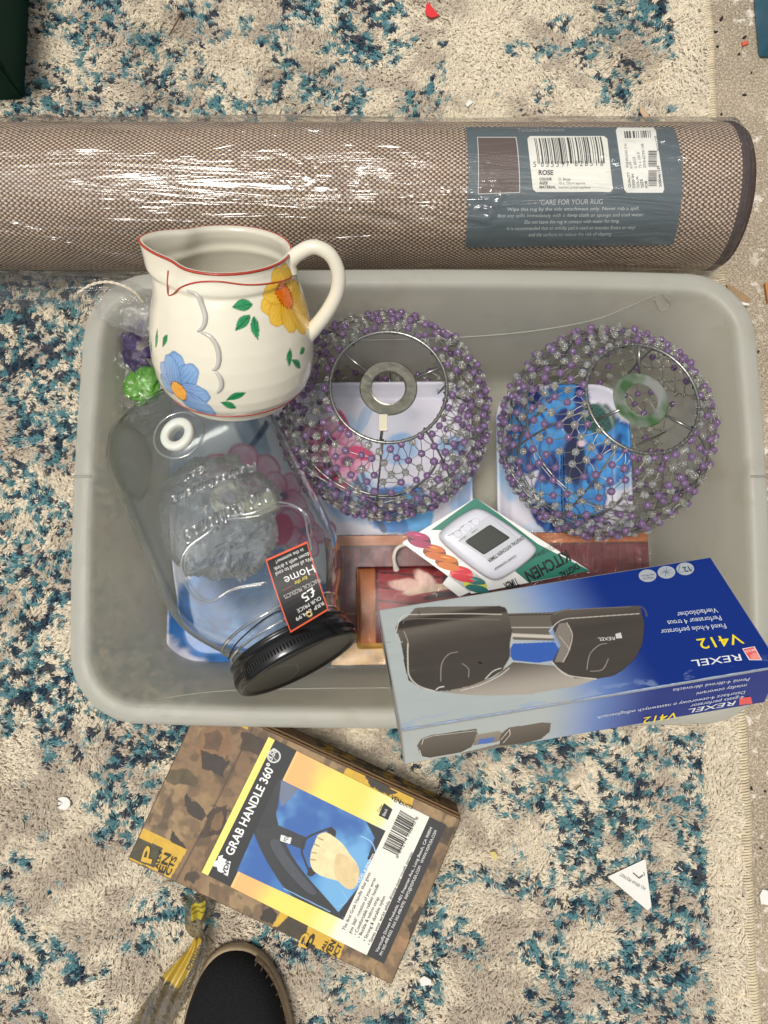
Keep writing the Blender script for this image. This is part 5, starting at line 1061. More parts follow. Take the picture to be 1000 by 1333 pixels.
def relief(P_, name):
    Q = spline([jat(*p)[0] for p in P_], 8); m = len(Q); V, F = tube(Q, .0004 + .0018 * np.sin(np.linspace(0.15, math.pi - .1, m)) ** .6, 10); mesh(name, V, F, pbr('grey_glaze', C(196, 193, 184), .18, coat=.4), jug, True)
relief([(244, 379), (256, 384), (264, 398), (267, 414), (264, 426), (257, 432)], 'moulded_scallop'); relief([(262, 432), (274, 438), (283, 452), (286, 466), (282, 478), (276, 482)], 'moulded_scallop'); relief([(282, 484), (287, 492), (288, 503), (283, 511)], 'moulded_scallop')
hpts = [(.0515, .126), (.0535, .133), (.061, .141), (.074, .147), (.087, .141), (.094, .126), (.093, .108), (.085, .090), (.074, .074), (.064, .064)]; Q = spline([JO + e1 * (x * .955) + e3 * h * .925 + e2 * -.004 for x, h in hpts], 10); m = len(Q)
V, F = tube(Q, np.interp(np.linspace(0, 1, m), [0, .12, .5, .88, 1], [.0085, .0062, .0056, .0062, .0085]), 16); mesh('handle', V, F, GZ, jug, True, np.tile(lin((232, 226, 206)), (len(V), 1)))

# ------------------------------------------------------------------ cellophane pack with plastic flowers, behind the jug
cpk = empty('cellophane_pack', at(180, 480, .10), 'cellophane pack of purple and green plastic flowers tied with twine, left of the jug', 'pack')
def lump(name, px, py, z, rx, ry, rz, m, amp, seed, n=(40, 60), rot=0):
    c = at(px, py, z); a = np.linspace(0, math.pi, n[0]); p = np.linspace(0, 2 * math.pi, n[1], endpoint=False); A_, P_ = np.meshgrid(a, p, indexing='ij'); X, Y, Z = np.sin(A_) * np.cos(P_), np.sin(A_) * np.sin(P_), np.cos(A_)
    R_ = 1 + amp * (fbm(X * 2.5 + 5, Y * 2.5 + Z * 2, seed, 4) - .5) * 2 - amp * .8 * np.abs(fbm(X * 6 + Z * 3, Y * 6 + 9, seed + 3, 2) - .5); x, y = R_ * X * rx, R_ * Y * ry; cr_, sr_ = math.cos(rot), math.sin(rot)
    return mesh(name, (c + np.stack([x * cr_ - y * sr_, x * sr_ + y * cr_, R_ * Z * rz], -1)).reshape(-1, 3), gridF(n[0], n[1], False, True), m, cpk, True)
CELL = film('cellophane', (.985, .985, .99), .02, .06, .8, (1, 1, 1), 45, .02, .45, .006)
c = at(182, 452, .150); mb = MB(); rg_ = random.Random(5)
for k in range(22):
    a = 2 * math.pi * k / 22 * 1.0; rr_ = .012 + .006 * rg_.random(); b = a + .5; z_ = rg_.uniform(-.004, .010); p0 = c + np.array([.003 * math.cos(a), .003 * math.sin(a), 0]); p1 = c + np.array([rr_ * math.cos(a), rr_ * 1.3 * math.sin(a), .008 + z_]); p2 = c + np.array([rr_ * 1.6 * math.cos(b), rr_ * 1.9 * math.sin(b), z_]); mb.add([p0, p1, p2, (p0 + p2) / 2 - (0, 0, .004)], [(0, 1, 2), (0, 2, 3), (0, 3, 1)])
mb.build('purple_petals', pbr('purple_plastic', C(74, 52, 112), .3, noise=.3), cpk)
lump('green_leaf', 186, 500, .150, .018, .019, .010, pbr('green_plastic', C(96, 170, 40), .25, noise=.35, nscale=80, Transmission_Weight=.25), .35, 4, rot=.4)
lump('green_stem', 166, 462, .11, .007, .03, .008, bpy.data.materials['green_plastic'], .3, 9)
lump('cellophane_wrap', 186, 478, .148, .036, .062, .026, CELL, .30, 12, (70, 100), .1)
lump('cellophane_neck', 172, 402, .190, .040, .024, .008, CELL, .22, 19, (60, 90), -.3)
Q = spline([at(*p) for p in ((101, 382, .200), (118, 371, .206), (138, 367, .212), (158, 371, .214), (176, 381, .210), (186, 393, .202))], 10); mb = MB()
for s in (0, math.pi):
    k = np.arange(len(Q)); V, F = tube(Q + np.stack([0 * k, .0007 * np.cos(k * .8 + s), .0007 * np.sin(k * .8 + s)], 1), .0009, 6); mb.add(V, F)
mb.build('twine', pbr('white_twine', C(214, 204, 184), .8, bump=.6, bscale=800), cpk, True)

# ------------------------------------------------------------------ cardboard box with the grab handle label
gL, gB, gR = at(167, 1117, .070), at(510, 1282, .070), at(601, 1066, .070); gU = nrm(gR - gB); gV = nrm(gL - gB); gLw, gLh = np.linalg.norm(gR - gB), np.linalg.norm(gL - gB)
GP = Plane(gB, gU, (0, 0, 1)); GP_h = gLh                                # u along the short side, v (W) along the long side
gbx = empty('grab_handle_box', (gL + gR) / 2 * np.array([1, 1, 0]) + np.array([0, 0, .010]), 'brown printed cardboard box labelled GRAB HANDLE 360, lying on the rug below the storage box', 'cardboard box')
DC = pbr('printed_kraft', C(84, 64, 44), .75, noise=.55, nscale=55)
def camo(U, W, S, pixf=True):
    n = fbm(U * 28, W * 28, 3, 5); n2 = fbm(U * 90, W * 60, 9, 4); n3 = fbm(U * 300, W * 300, 19, 3)
    c = np.zeros(U.shape + (3,)) + lin((128, 102, 72)); c = over(c, lin((150, 124, 88)), sm(.44, .66, n)); c = over(c, lin((98, 78, 58)), sm(.46, .66, n2) * .7)
    c = c * (.8 + .4 * n3[..., None]); weave = np.sin(U * 2 * math.pi / .0013) * np.sin(W * 2 * math.pi / .0013); c = c * (1 + .10 * weave[..., None])
    c = over(c, lin((46, 40, 32)), sm(.60, .66, fbm(U * 40 + 3, W * 70, 29, 4)) * .5); return c
def gtop(U, W):
    c = camo(U, W, GP); q = lambda P: [GP.hit(*p) for p in P]
    def fill(P, col, nz=.35, s=3):
        nonlocal c
        yl_ = col[0] > 180; am = 0 if yl_ or col == (66, 62, 40) else .007
        m = inpoly(U + am * (fbm(U * 120, W * 120, s + 9, 4) - .5), W + am * (fbm(U * 120, W * 120, s + 19, 4) - .5), q(P)); n = fbm(U * 200, W * 200, s, 3); c = np.where(m[..., None], np.asarray(lin(col)) * (1 - nz / 2 + nz * n[..., None]), c)
    # printed scenes: machines, rocks, bags
    fill([(262, 950), (285, 942), (300, 955), (302, 975), (290, 992), (268, 990), (255, 975)], (128, 96, 64), .5); fill([(266, 955), (282, 950), (290, 962), (283, 978), (268, 976)], (92, 68, 48), .5)
    fill([(262, 976), (300, 990), (290, 1012), (262, 998)], (54, 46, 38), .6, 5); fill([(240, 1033), (252, 1040), (268, 1062), (262, 1070), (244, 1056)], (58, 48, 40), .4); fill([(222, 1082), (230, 1090), (244, 1104), (240, 1108), (221, 1096)], (52, 44, 36), .3)
    fill([(215, 1003), (245, 1000), (258, 1010), (255, 1026), (236, 1022), (218, 1020)], (86, 74, 48), .9, 7)
    fill([(300, 985), (318, 978), (330, 1000), (310, 1012)], (120, 94, 66), .3)
    for P, col in (([(316, 952), (350, 966), (336, 985), (312, 974)], (66, 52, 40)), ([(275, 1052), (298, 1048), (296, 1086), (262, 1090), (268, 1066)], (64, 50, 38)), ([(280, 1060), (292, 1056), (290, 1078), (272, 1080)], (112, 86, 58))): fill(P, col, .8, 11)
    for a, b in (((330, 945), (262, 1085)), ((262, 1085), (222, 1160)), ((276, 1048), (300, 1056)), ((268, 1076), (292, 1088))):
        a, b = GP.hit(*a), GP.hit(*b); d = b - a; t = np.clip(((U - a[0]) * d[0] + (W - a[1]) * d[1]) / (d @ d), 0, 1); c = over(c, lin((62, 48, 36)), sm(.0012, .0004, np.hypot(U - a[0] - t * d[0], W - a[1] - t * d[1])) * .8)
    # machinery silhouettes on the right and the bottom
    fill([(548, 1072), (592, 1076), (582, 1100), (540, 1092)], (74, 60, 44), .9, 13); fill([(545, 1180), (556, 1184), (548, 1206), (534, 1222), (530, 1206)], (58, 46, 36), .7, 15); fill([(520, 1218), (534, 1224), (528, 1240), (514, 1236)], (150, 116, 82), .5, 16)
    fill([(340, 1185), (352, 1180), (362, 1190), (358, 1205), (338, 1198)], (48, 40, 32), .5, 18); fill([(275, 1150), (300, 1158), (296, 1176), (270, 1168)], (110, 88, 62), .7, 21); fill([(250, 1130), (262, 1140), (255, 1150), (240, 1146)], (70, 56, 42), .8, 22)
    yl = (204, 164, 52)
    fill([(186, 1077), (244, 1106), (222, 1143), (196, 1130), (168, 1118), (178, 1096)], yl, .25, 23); fill([(180, 1090), (213, 1104), (201, 1130), (168, 1116)], (66, 62, 40), .7, 24)
    fill([(366, 1186), (448, 1222), (440, 1252), (352, 1208)], (62, 54, 38), .6, 25); fill([(366, 1186), (376, 1192), (362, 1206), (354, 1206)], yl, .25, 23); fill([(402, 1203), (450, 1224), (440, 1254), (394, 1232)], yl, .25, 23)
    fill([(292, 934), (327, 934), (322, 950), (306, 942)], yl, .25, 23)
    fill([(455, 994), (540, 1036), (532, 1062), (440, 1018)], yl, .3, 26); fill([(470, 1004), (494, 1012), (516, 1030), (508, 1034), (486, 1026)], (56, 50, 38), .5, 27)
    return np.clip(c, 0, 1)
boxmesh(GP, 0, gLw, 0, gLh, -.060, 0, 'carton', DC, gbx, .0015)
paint_grid(GP, .0012, gLw - .0012, .0012, gLh - .0012, .0008, gtop, 'printed_top', gbx, .6, .0004, .25, 900)
# the visible long side (towards the storage box) and its flap edge
SP = Plane(gB + gU * gLw, gV, gU)
def gside(U, W):
    c = camo(U + .3, W + .2, SP) * 1.0; m = (U > .02) & (U < .17) & (W < -.012); c = np.where((m & (((U * 40) % 1) < .6))[..., None], np.asarray(lin((170, 136, 44))), c); return np.clip(over(c, lin((50, 44, 34)), sm(.5, .56, fbm(U * 120, W * 160, 4)) * m), 0, 1)
paint_grid(SP, .0015, gLh - .0015, -.0585, -.0015, .0012, gside, 'printed_side', gbx, .7, .0004)
KR = pbr('kraft_edge', C(120, 92, 62), .8, noise=.4, nscale=200)
V, F = tube(GP.pt(np.full(30, gLw + .0008), np.linspace(.002, gLh - .002, 30), .0006 + .0006 * np.sin(np.arange(30) * 1.3)), .0009, 5); mesh('top_fold', V, F, KR, gbx, True)
V, F = tube(GP.pt(np.full(30, gLw + .0030), np.linspace(.002, gLh - .002, 30), -.0035 + .0008 * np.sin(np.arange(30) * .9)), .0011, 5); mesh('lid_edge', V, F, KR, gbx, True)
# label
g1 = Print(GP, .0011); Lq = [(263, 1135), (500, 1254), (581, 1074), (350, 959)]
Pq = lambda s, t: tuple(np.array(Lq[0]) * (1 - s) * (1 - t) + np.array(Lq[1]) * s * (1 - t) + np.array(Lq[2]) * s * t + np.array(Lq[3]) * (1 - s) * t)   # s down the label, t along the lettering
def lq(s0, s1, t0, t1, col, l): g1.pquad([Pq(s0, t0), Pq(s1, t0), Pq(s1, t1), Pq(s0, t1)], col, l, 3)
lq(0, 1, 0, 1, (226, 224, 212), 0); lq(0, .035, 0, 1, (240, 224, 116), 1); lq(.035, .158, 0, 1, (34, 37, 40), 1); lq(.158, .170, 0, 1, (238, 190, 120), 1); lq(.905, 1.0, 0, 1, (44, 44, 46), 1)
# yellow to orange ground behind the photograph, in narrow bands of print
def lblbg(U, W):
    a, b = GP.hit(*Lq[0]), GP.hit(*Lq[1]); d = b - a; L2 = d @ d; s = ((U - a[0]) * d[0] + (W - a[1]) * d[1]) / L2; n = fbm(U * 30, W * 30, 5, 4)
    c = np.zeros(U.shape + (3,)) + lin((238, 178, 112)); c = over(c, lin((240, 214, 104)), sm(.25, .42, s + .12 * (n - .5))); c = over(c, lin((236, 228, 150)), sm(.55, .68, s)); c = over(c, lin((228, 226, 214)), sm(.68, .74, s)); return np.clip(c * (.94 + .1 * n[..., None]), 0, 1)
PQ = [GP.hit(*Pq(s, t)) for s, t in ((.17, 0), (.80, 0), (.80, 1), (.17, 1))]; n = 180; t_ = np.linspace(0, 1, n)[:, None, None]; w_ = np.linspace(0, 1, 140)[None, :, None]
Gd = (PQ[0] * (1 - t_) + PQ[1] * t_) * (1 - w_) + (PQ[3] * (1 - t_) + PQ[2] * t_) * w_
lab = empty('x', (0, 0, 0)); bpy.data.objects.remove(lab)
bgm = MB()
def pic(U, W):
    "the printed photograph: steering wheel, strap and gloved hand on blue"
    q = lambda P: [GP.hit(*p) for p in P]; n = fbm(U * 22, W * 22, 4, 4); n2 = fbm(U * 200, W * 60, 8, 3)
    c = np.zeros(U.shape + (3,)) + lin((66, 140, 196)); c = over(c, lin((30, 88, 160)), sm(.35, .62, n + (U - GP.hit(400, 1080)[0]) * 3)); c = over(c, lin((128, 184, 222)), sm(.6, .3, n) * .5)
    def f(P, col, nz=.2, s=1, smo=True):
        nonlocal c
        Q = spline(q(P), 5, True) if smo else q(P); m = inpoly(U, W, Q); c = np.where(m[..., None], np.asarray(lin(col)) * (1 - nz / 2 + nz * fbm(U * 150, W * 150, s, 3)[..., None]), c)
    f([(362, 1016), (372, 1018), (390, 1026), (376, 1042), (366, 1050), (364, 1034)], (98, 110, 134), .2, 2, False)
    f([(476, 1068), (502, 1082), (496, 1088), (484, 1120), (478, 1118), (488, 1090)], (22, 26, 34), .2, 3, False); f([(497, 1078), (512, 1086), (484, 1150), (452, 1198), (440, 1188), (470, 1150), (490, 1106)], (26, 27, 32), .2, 3, False)
    f([(354, 1014), (366, 1010), (362, 1050), (360, 1060), (366, 1082), (380, 1112), (400, 1140), (428, 1172), (450, 1200), (426, 1190), (380, 1165), (352, 1128), (334, 1092), (330, 1074), (338, 1056), (350, 1034)], (30, 33, 40), .5, 5)
    f([(352, 1096), (362, 1092), (374, 1112), (392, 1136), (412, 1160), (402, 1162), (376, 1136), (360, 1114)], (62, 66, 76), .5, 6)
    f([(334, 1080), (364, 1074), (400, 1090), (396, 1106), (360, 1092), (334, 1092)], (38, 40, 46), .3, 6, False)
    f([(404, 1128), (412, 1134), (406, 1140), (400, 1138)], (24, 24, 28)); f([(428, 1078), (437, 1080), (436, 1090), (426, 1088)], (24, 24, 28))
    def st(P, w, col):
        nonlocal c
        Q = spline(q(P), 4); dm = np.full(U.shape, 9.)
        for a, b in zip(Q[:-1], Q[1:]): d = b - a; t = np.clip(((U - a[0]) * d[0] + (W - a[1]) * d[1]) / (d @ d + 1e-12), 0, 1); dm = np.minimum(dm, np.hypot(U - a[0] - t * d[0], W - a[1] - t * d[1]))
        c = over(c, lin(col), sm(w * 1.2, w * .7, dm))
    st([(432, 1077), (412, 1084), (398, 1092), (393, 1106), (398, 1122), (405, 1138)], .0011, (22, 22, 26))
    f([(404, 1120), (406, 1106), (410, 1096), (414, 1087), (424, 1083), (434, 1088), (446, 1098), (456, 1112), (466, 1128), (458, 1150), (440, 1146), (420, 1140), (408, 1132)], (226, 208, 160), .3, 8); f([(440, 1110), (466, 1126), (464, 1152), (452, 1156), (436, 1138)], (214, 190, 140), .3, 9)
    for P in ([(404, 1118), (411, 1119)], [(405, 1109), (412, 1110)], [(409, 1098), (416, 1101)], [(414, 1090), (421, 1093)]): st(P, .0006, (160, 130, 84))
    f([(366, 1086), (380, 1090), (378, 1098), (365, 1094)], (222, 222, 222), .1, 2, False); st([(470, 1088), (484, 1096), (490, 1112)], .0005, (150, 190, 224)); st([(370, 1156), (430, 1186)], .0005, (120, 170, 210)); st([(446, 1160), (452, 1172), (440, 1180)], .0005, (130, 180, 220))
    return np.clip(c, 0, 1)
e_, f_ = Gd[..., 0], Gd[..., 1]; mesh('label_ground', GP.pt(e_, f_, .0011 + LAY * 1).reshape(-1, 3), gridF(n, 140), vcol_mat(.6), gbx, True, lblbg(e_, f_).reshape(-1, 3))
pc = [(309, 1133), (447, 1197), (502, 1081), (363, 1013)]; PQ = [GP.hit(*p) for p in pc]; n = 260; t_ = np.linspace(0, 1, n)[:, None, None]; w_ = np.linspace(0, 1, 220)[None, :, None]
Gd = (PQ[0] * (1 - t_) + PQ[1] * t_) * (1 - w_) + (PQ[3] * (1 - t_) + PQ[2] * t_) * w_; mesh('label_photograph', GP.pt(Gd[..., 0], Gd[..., 1], .0011 + LAY * 3).reshape(-1, 3), gridF(n, 220), vcol_mat(.55), gbx, True, pic(Gd[..., 0], Gd[..., 1]).reshape(-1, 3))
g1.text("GRAB HANDLE 360°", (303, 1114), (359, 997), (236, 236, 232), 5, 11.5, offset=.022)
ps = [(357 + 9 * math.cos(a), 984 + 9 * math.sin(a)) for a in np.linspace(0, -2 * math.pi, 26, endpoint=False)]; g1.ppoly(ps, (206, 206, 202), 4); ps = [(357 + 7 * math.cos(a), 984 + 7 * math.sin(a)) for a in np.linspace(0, -2 * math.pi, 20, endpoint=False)]; g1.ppoly(ps, (60, 62, 64), 5)
g1.text("360", (354, 990), (362, 976), (214, 214, 210), 6, 7, offset=.02); g1.line((351, 980), (361, 990), .0006, (200, 200, 198), 6)
g1.ppoly([(284, 1133), (297, 1140), (301, 1121), (290, 1116), (291, 1112), (285, 1114), (284, 1119), (279, 1121), (278, 1127), (283, 1128)][::-1], (232, 232, 230), 4); g1.text("VDP", (294, 1139), (301, 1120), (26, 26, 28), 6, 6, offset=.03)
g1.text("VDP", (372, 1096), (378, 1088), (40, 40, 44), 6, 5); g1.text("MODEL # 50769235", (466, 1152), (489, 1112), (222, 222, 222), 5, 4, offset=.02)
for s, a, b in (("The first Grab Handle that gives", (449, 1211), (483, 1136)), ("you 360° rotation of your wrist", (457, 1215), (490, 1143)), ("• Comfortable rubber handle", (464, 1217), (494, 1151)), ("• Buckle & velcro strap", (469, 1221), (494, 1168)), ("• Strong & durable nylon", (476, 1225), (502, 1167)), ("• Saves your wrist while driving over rough terrain", (482, 1230), (538, 1110))):
    g1.text(s, a, b, (40, 40, 42), 5, 4.6)
for s, a, b in (("Vertically Driven Products, 1401 Freeman Ave., Long Beach, CA 90804", (492, 1239), (563, 1077)), ("PH 562-498-9332  FAX 562-498-9792  INFO@VDPUSA.COM   WWW.VDPUSA.COM", (497, 1243), (569, 1081))): g1.text(s, a, b, (206, 206, 202), 5, 3.8, offset=.015)
g1.text("Color", (494, 1057), (499, 1048), (50, 50, 50), 5, 4); g1.pquad([(493, 1061), (505, 1067), (511, 1053), (500, 1045)], (22, 22, 22), 4, 2); g1.text("Black", (501, 1062), (505, 1053), (226, 226, 220), 6, 4)
bars(g1, (498, 1103), (521, 1054), (518, 1113), (541, 1066), 84, (30, 30, 32), 5, 9); g1.text("6 89214 76840 8", (518, 1117), (545, 1064), (50, 50, 50), 5, 4)
yk = (30, 26, 18)
for s, a, b, h in (("P", (197, 1124), (203, 1103), 14), ("ALLY", (206, 1131), (212, 1107), 5), ("EN", (214, 1137), (223, 1112), 9), ("CTS", (221, 1140), (231, 1116), 7)): g1.text(s, a, b, yk if s != "P" else (204, 164, 52), 5, h, offset=.02)
for s, a, b, h, c_ in (("D", (399, 1234), (405, 1216), 12, (204, 164, 52)), ("P", (408, 1236), (416, 1219), 12, yk), ("CALL", (419, 1242), (428, 1224), 4.5, yk), ("VEN", (428, 1246), (438, 1226), 8, yk), ("UCT", (436, 1250), (446, 1230), 6.5, yk)): g1.text(s, a, b, c_, 5, h, offset=.02)
for s, a, b, h in (("VEN", (508, 1040), (520, 1046), 6), ("OUCTS", (520, 1046), (536, 1053), 4)): g1.text(s, a, b, yk, 5, h, offset=.02)
g1.build('printed_label', gbx, .6)

# ------------------------------------------------------------------ trailing tape on the rug
tape = empty('packing_tape', at(225, 1290, .012), 'loose twisted tail of clear packing tape printed black and yellow, beside the shoe', 'tape')
ctr = [at(*p) for p in ((258, 1160, .050), (262, 1182, .046), (256, 1204, .036), (262, 1222, .030), (250, 1252, .034), (226, 1288, .040), (206, 1318, .036), (190, 1350, .028), (176, 1385, .018))]; Q = spline(ctr, 14); m = len(Q); wv = np.interp(np.linspace(0, 1, m), [0, .18, .32, .42, .6, .8, 1], [.020, .016, .006, .009, .018, .022, .024]); tw = np.interp(np.linspace(0, 1, m), [0, .25, .45, .7, 1], [.2, .9, -.3, .5, .2]); V = []; cc = []
nw = 22
for i in range(m):
    T = nrm(Q[min(i + 1, m - 1)] - Q[max(i - 1, 0)]); S_ = nrm(np.cross(T, (0, 0, 1))); U_ = np.cross(S_, T)
    for j in range(nw):
        s = (j / (nw - 1) - .5) * 2; f = .0016 * math.sin(s * 9 + i * .21) * (1 + s); V.append(Q[i] + S_ * s * wv[i] * math.cos(tw[i]) + U_ * (s * wv[i] * math.sin(tw[i]) * .6 + f) + np.array([0, 0, .004]))
V = np.array(V); ii = np.repeat(np.linspace(0, 1, m), nw); jj = np.tile(np.linspace(-1, 1, nw), m)
c = np.zeros((len(V), 3)) + lin((92, 82, 60)); c = over(c, lin((120, 106, 74)), vn(ii * 40, jj * 3, 3)); c = over(c, lin((40, 36, 26)), sm(.55, .6, vn(ii * 60, jj * 5, 6)) * .8)
c = over(c, lin((176, 146, 48)) , ((ii > .36) & (ii < .60) & (jj > -.2)) * 1.); c = over(c, lin((176, 158, 50)), ((ii > .08) & (ii < .2) & (np.abs(jj - .1) < .45)) * 1.); c = over(c, lin((40, 34, 20)), ((ii > .08) & (ii < .2) & (np.abs(np.sin(ii * 90)) < .3)) * .8)
tm = film('tape_film', (.66, .60, .46), .01, .2, .6, (1, 1, 1), 90, .45, .3, .003, C(104, 92, 66)); F = gridF(m, nw)
fi = ((ii > .34) & (ii < .62) & (jj > -.25)) | ((ii > .08) & (ii < .2) & (np.abs(jj - .1) < .45)); fidx = [1 if fi[f].all() else 0 for f in F]
o = mesh('tape_strip', V, [tuple(f) for f in F], None, tape, True, c, [tm, vcol_mat(.3)], fidx)
TPl = Plane(at(256, 1245, .046), at(266, 1222, .04) - at(241, 1282, .046), (.1, 0, 1)); t2 = Print(TPl, .002)
t2.text("DRIVEN", (247, 1262), (268, 1226), (26, 22, 14), 2, 6, offset=.02); t2.text("PRODUCTS", (250, 1268), (272, 1236), (26, 22, 14), 2, 5, offset=.02); t2.build('lettering', tape, .4)

# ------------------------------------------------------------------ shoe
sx = at(306, 1333, .05)[0]; toe = at(302, 1246, .045)[1]
shoe = empty('black_shoe', (sx, toe - .14, .010), 'toe of a black knitted shoe with a beige edge at the bottom of the picture', 'shoe')
def shoeloop(t, grow, z, n=64):
    a = np.linspace(0, 2 * math.pi, n, endpoint=False); L_ = .145; y = np.sin(a); x = np.cos(a); ex = np.sign(x) * np.abs(x) ** .9 * (.0605 + grow) * (1 - .10 * np.clip(-y, 0, 1) ** 2); ey = np.sign(y) * np.abs(y) ** .86 * (L_ + grow)
    return np.stack([sx + ex * t + .004 * (ey / L_) * -1, toe - L_ + ey * t, np.full(n, z)], 1)
def loft(loops, name, m, par, colors=None, cap=True):
    n = len(loops[0]); V = np.concatenate(loops + ([[loops[-1].mean(0)]] if cap else [])); F = [tuple(f) for f in gridF(len(loops), n, False, True)]; k = (len(loops) - 1) * n
    if cap: F += [(k + i, k + (i + 1) % n, len(V) - 1) for i in range(n)]
    return mesh(name, V, F, m, par, True, colors)
RUB = pbr('beige_rubber', C(160, 140, 112), .6, noise=.25, nscale=120, bump=.4, bscale=300); KN = pbr('black_knit', C(27, 27, 28), .95, spec=.2, noise=.6, nscale=380, bump=1.0, bscale=520)
loft([shoeloop(1, -.004, .009), shoeloop(1, .001, .012), shoeloop(1, .003, .018), shoeloop(1, .0025, .026), shoeloop(1, .0005, .0285), shoeloop(1, -.003, .0275)], 'sole', RUB, shoe)
up = []
for t, z in ((0, .028), (.1, .038), (.3, .050), (.55, .060), (.8, .066), (1.0, .068)):
    l = shoeloop(1, -.0005, z); c = l.mean(0); yy = (l[:, 1] - (toe - .29)) / .29; k = 1 - .62 * t ** 2.6; l2 = c + (l - c) * np.array([k, 1 - .55 * t ** 2, 1]); l2[:, 2] = .028 + (z - .028) * (1 + .9 * np.clip(1 - yy, 0, 1)); up.append(l2)
loft(up, 'knit_upper', KN, shoe)
# leather overlay panels round the right side of the toe
LT = pbr('tan_leather', C(150, 126, 98), .55, noise=.3, nscale=90, bump=.4, bscale=400)
def band(a0, a1, w0, w1, name):
    a = np.linspace(a0, a1, 40); V = []
    for k, x in enumerate(a):
        w = w0 + (w1 - w0) * math.sin(math.pi * k / 39)
        for j, (g, z) in enumerate(((.0012, .0285), (.0010, .033), (-w * .5, .0375), (-w, .0400), (-w - .001, .037))):
            yv = math.sin(x); xv = math.cos(x); L_ = .145; ex = math.copysign(abs(xv) ** .9, xv) * (.0605 + g); ey = math.copysign(abs(yv) ** .86, yv) * (L_ + g); V.append((sx + ex - .004 * ey / L_, toe - L_ + ey, z))
    mesh(name, V, gridF(40, 5), LT, shoe, True)
band(-.5, .55, .004, .012, 'side_overlay'); band(.50, 1.25, .003, .008, 'toe_overlay')
mb = MB()
for k in range(7):
    x = .55 + k * .12; V, F = tube([(sx + math.cos(x) ** .9 * .0595, toe - .145 + math.sin(x) ** .86 * .144, .0405), (sx + math.cos(x) ** .9 * .050, toe - .145 + math.sin(x) ** .86 * .135, .0425)], .0009, 5); mb.add(V, F)
o = mb.build('toe_stitching', pbr('dark_thread', C(60, 50, 40), .8), shoe, True); tag(o, kind='stuff')
LEG = pbr('dark_sock', C(20, 20, 22), .95, bump=.6, bscale=700); l0 = [np.stack([sx + (.040 - .002 * k) * np.cos(np.linspace(0, 2 * math.pi, 40, endpoint=False)), toe - .235 - .006 * k + .052 * np.sin(np.linspace(0, 2 * math.pi, 40, endpoint=False)), np.full(40, .06 + .022 * k)], 1) for k in range(4)]
loft(l0, 'ankle_sock', LEG, shoe)

# ------------------------------------------------------------------ crate and tub at the corners
cr = empty('green_crate', at(0, 40, .01), 'dark green ribbed plastic crate corner at the upper left edge', 'crate')
GRN = pbr('green_plastic_crate', C(22, 58, 46), .75, noise=.2, nscale=40, spec=.15)
c1, c2 = at(47, 0, .115), at(30, 128, .01); CP_ = Plane((c2[0], c2[1], .010), (1, 0, 0), (0, 0, 1))
boxmesh(CP_, -.30, .0, .002, .36, .0, .006, 'base', GRN, cr, .001)
mb = MB()
def slab(u0, u1, v0, v1, h0, h1, lean=0):
    P8 = [(u0, v0, h0), (u1, v0, h0), (u1, v1, h0), (u0, v1, h0), (u0, v0, h1), (u1 + lean, v0, h1), (u1 + lean, v1, h1), (u0, v1, h1)]; mb.add([CP_.pt(np.array(a), np.array(b), np.array(c)) for a, b, c in P8], [(0, 3, 2, 1), (4, 5, 6, 7), (0, 1, 5, 4), (1, 2, 6, 5), (2, 3, 7, 6), (3, 0, 4, 7)])
slab(-.004, .002, .0, .36, .0, .10, .006); slab(-.30, .0, -.002, .003, .0, .10); slab(-.008, .010, -.006, .36, .098, .104); slab(-.30, .010, -.008, .006, .098, .104); mb.build('walls', GRN, cr)
mb = MB()
for k in range(70): slab(-.0065, -.0035, .006 + .0042 * k, .0076 + .0042 * k, .010, .094)
for k in range(60): slab(-.008 - .0042 * k - .0016, -.008 - .0042 * k, .003, .0055, .010, .094)
for k in range(50): slab(-.20, -.0075, .012 + .006 * k, .0145 + .006 * k, .006, .0078)
o = mb.build('moulded_ribs', GRN, cr); tag(o, kind='stuff')
tb = empty('teal_tub', at(1010, 40, .01), 'teal blue plastic tub with a white mark at the upper right edge', 'tub')
TPb = Plane(at(986, 77, .0) * np.array([1, 1, 0]), (1, .03, 0), (0, 0, 1)); TE = pbr('teal_plastic', C(24, 110, 144), .4, noise=.35, nscale=30, bump=.3, bscale=200)
boxmesh(TPb, .0, .2, .0, .30, .0, .060, 'tub_body', TE, tb, .006); pq = Print(TPb, .0602); pq.poly([(.012, .036), (.017, .040), (.019, .052), (.030, .058), (.030, .063), (.012, .056)], (214, 222, 220), 0); pq.poly([(.0055, .0055), (.011, .0055), (.016, .014), (.030, .030), (.027, .031), (.012, .017)], (150, 190, 196), 0); pq.build('white_mark', tb, .5)

# ------------------------------------------------------------------ litter
def scrap(pix, z, thick, m, name, label, cat, group=None, smooth=False, curl=0):
    P_ = [at(x, y, z) for x, y in pix]; P_ = np.array(P_);
    if smooth: P_ = spline(P_, 4, True)
    c = P_.mean(0); n = len(P_); lift = curl * ((P_[:, 0] - c[0]) / (np.ptp(P_[:, 0]) + 1e-6)) ** 2 * 4; A_ = P_ + np.stack([0 * lift, 0 * lift, lift + thick], 1); B_ = P_ + np.stack([0 * lift, 0 * lift, lift], 1)
    V = np.concatenate([A_, B_, [c + (0, 0, thick)], [c]]); F = [((i + 1) % n, i, n + i, n + (i + 1) % n) for i in range(n)] + [(i, (i + 1) % n, 2 * n) for i in range(n)] + [(n + (i + 1) % n, n + i, 2 * n + 1) for i in range(n)]
    o = mesh(name, V - c, F, m); o.location = tuple(c); tag(o, label, cat, group); return o
PAP = pbr('paper_white', C(222, 220, 212), .7, noise=.06, nscale=90, bump=.3, bscale=200)
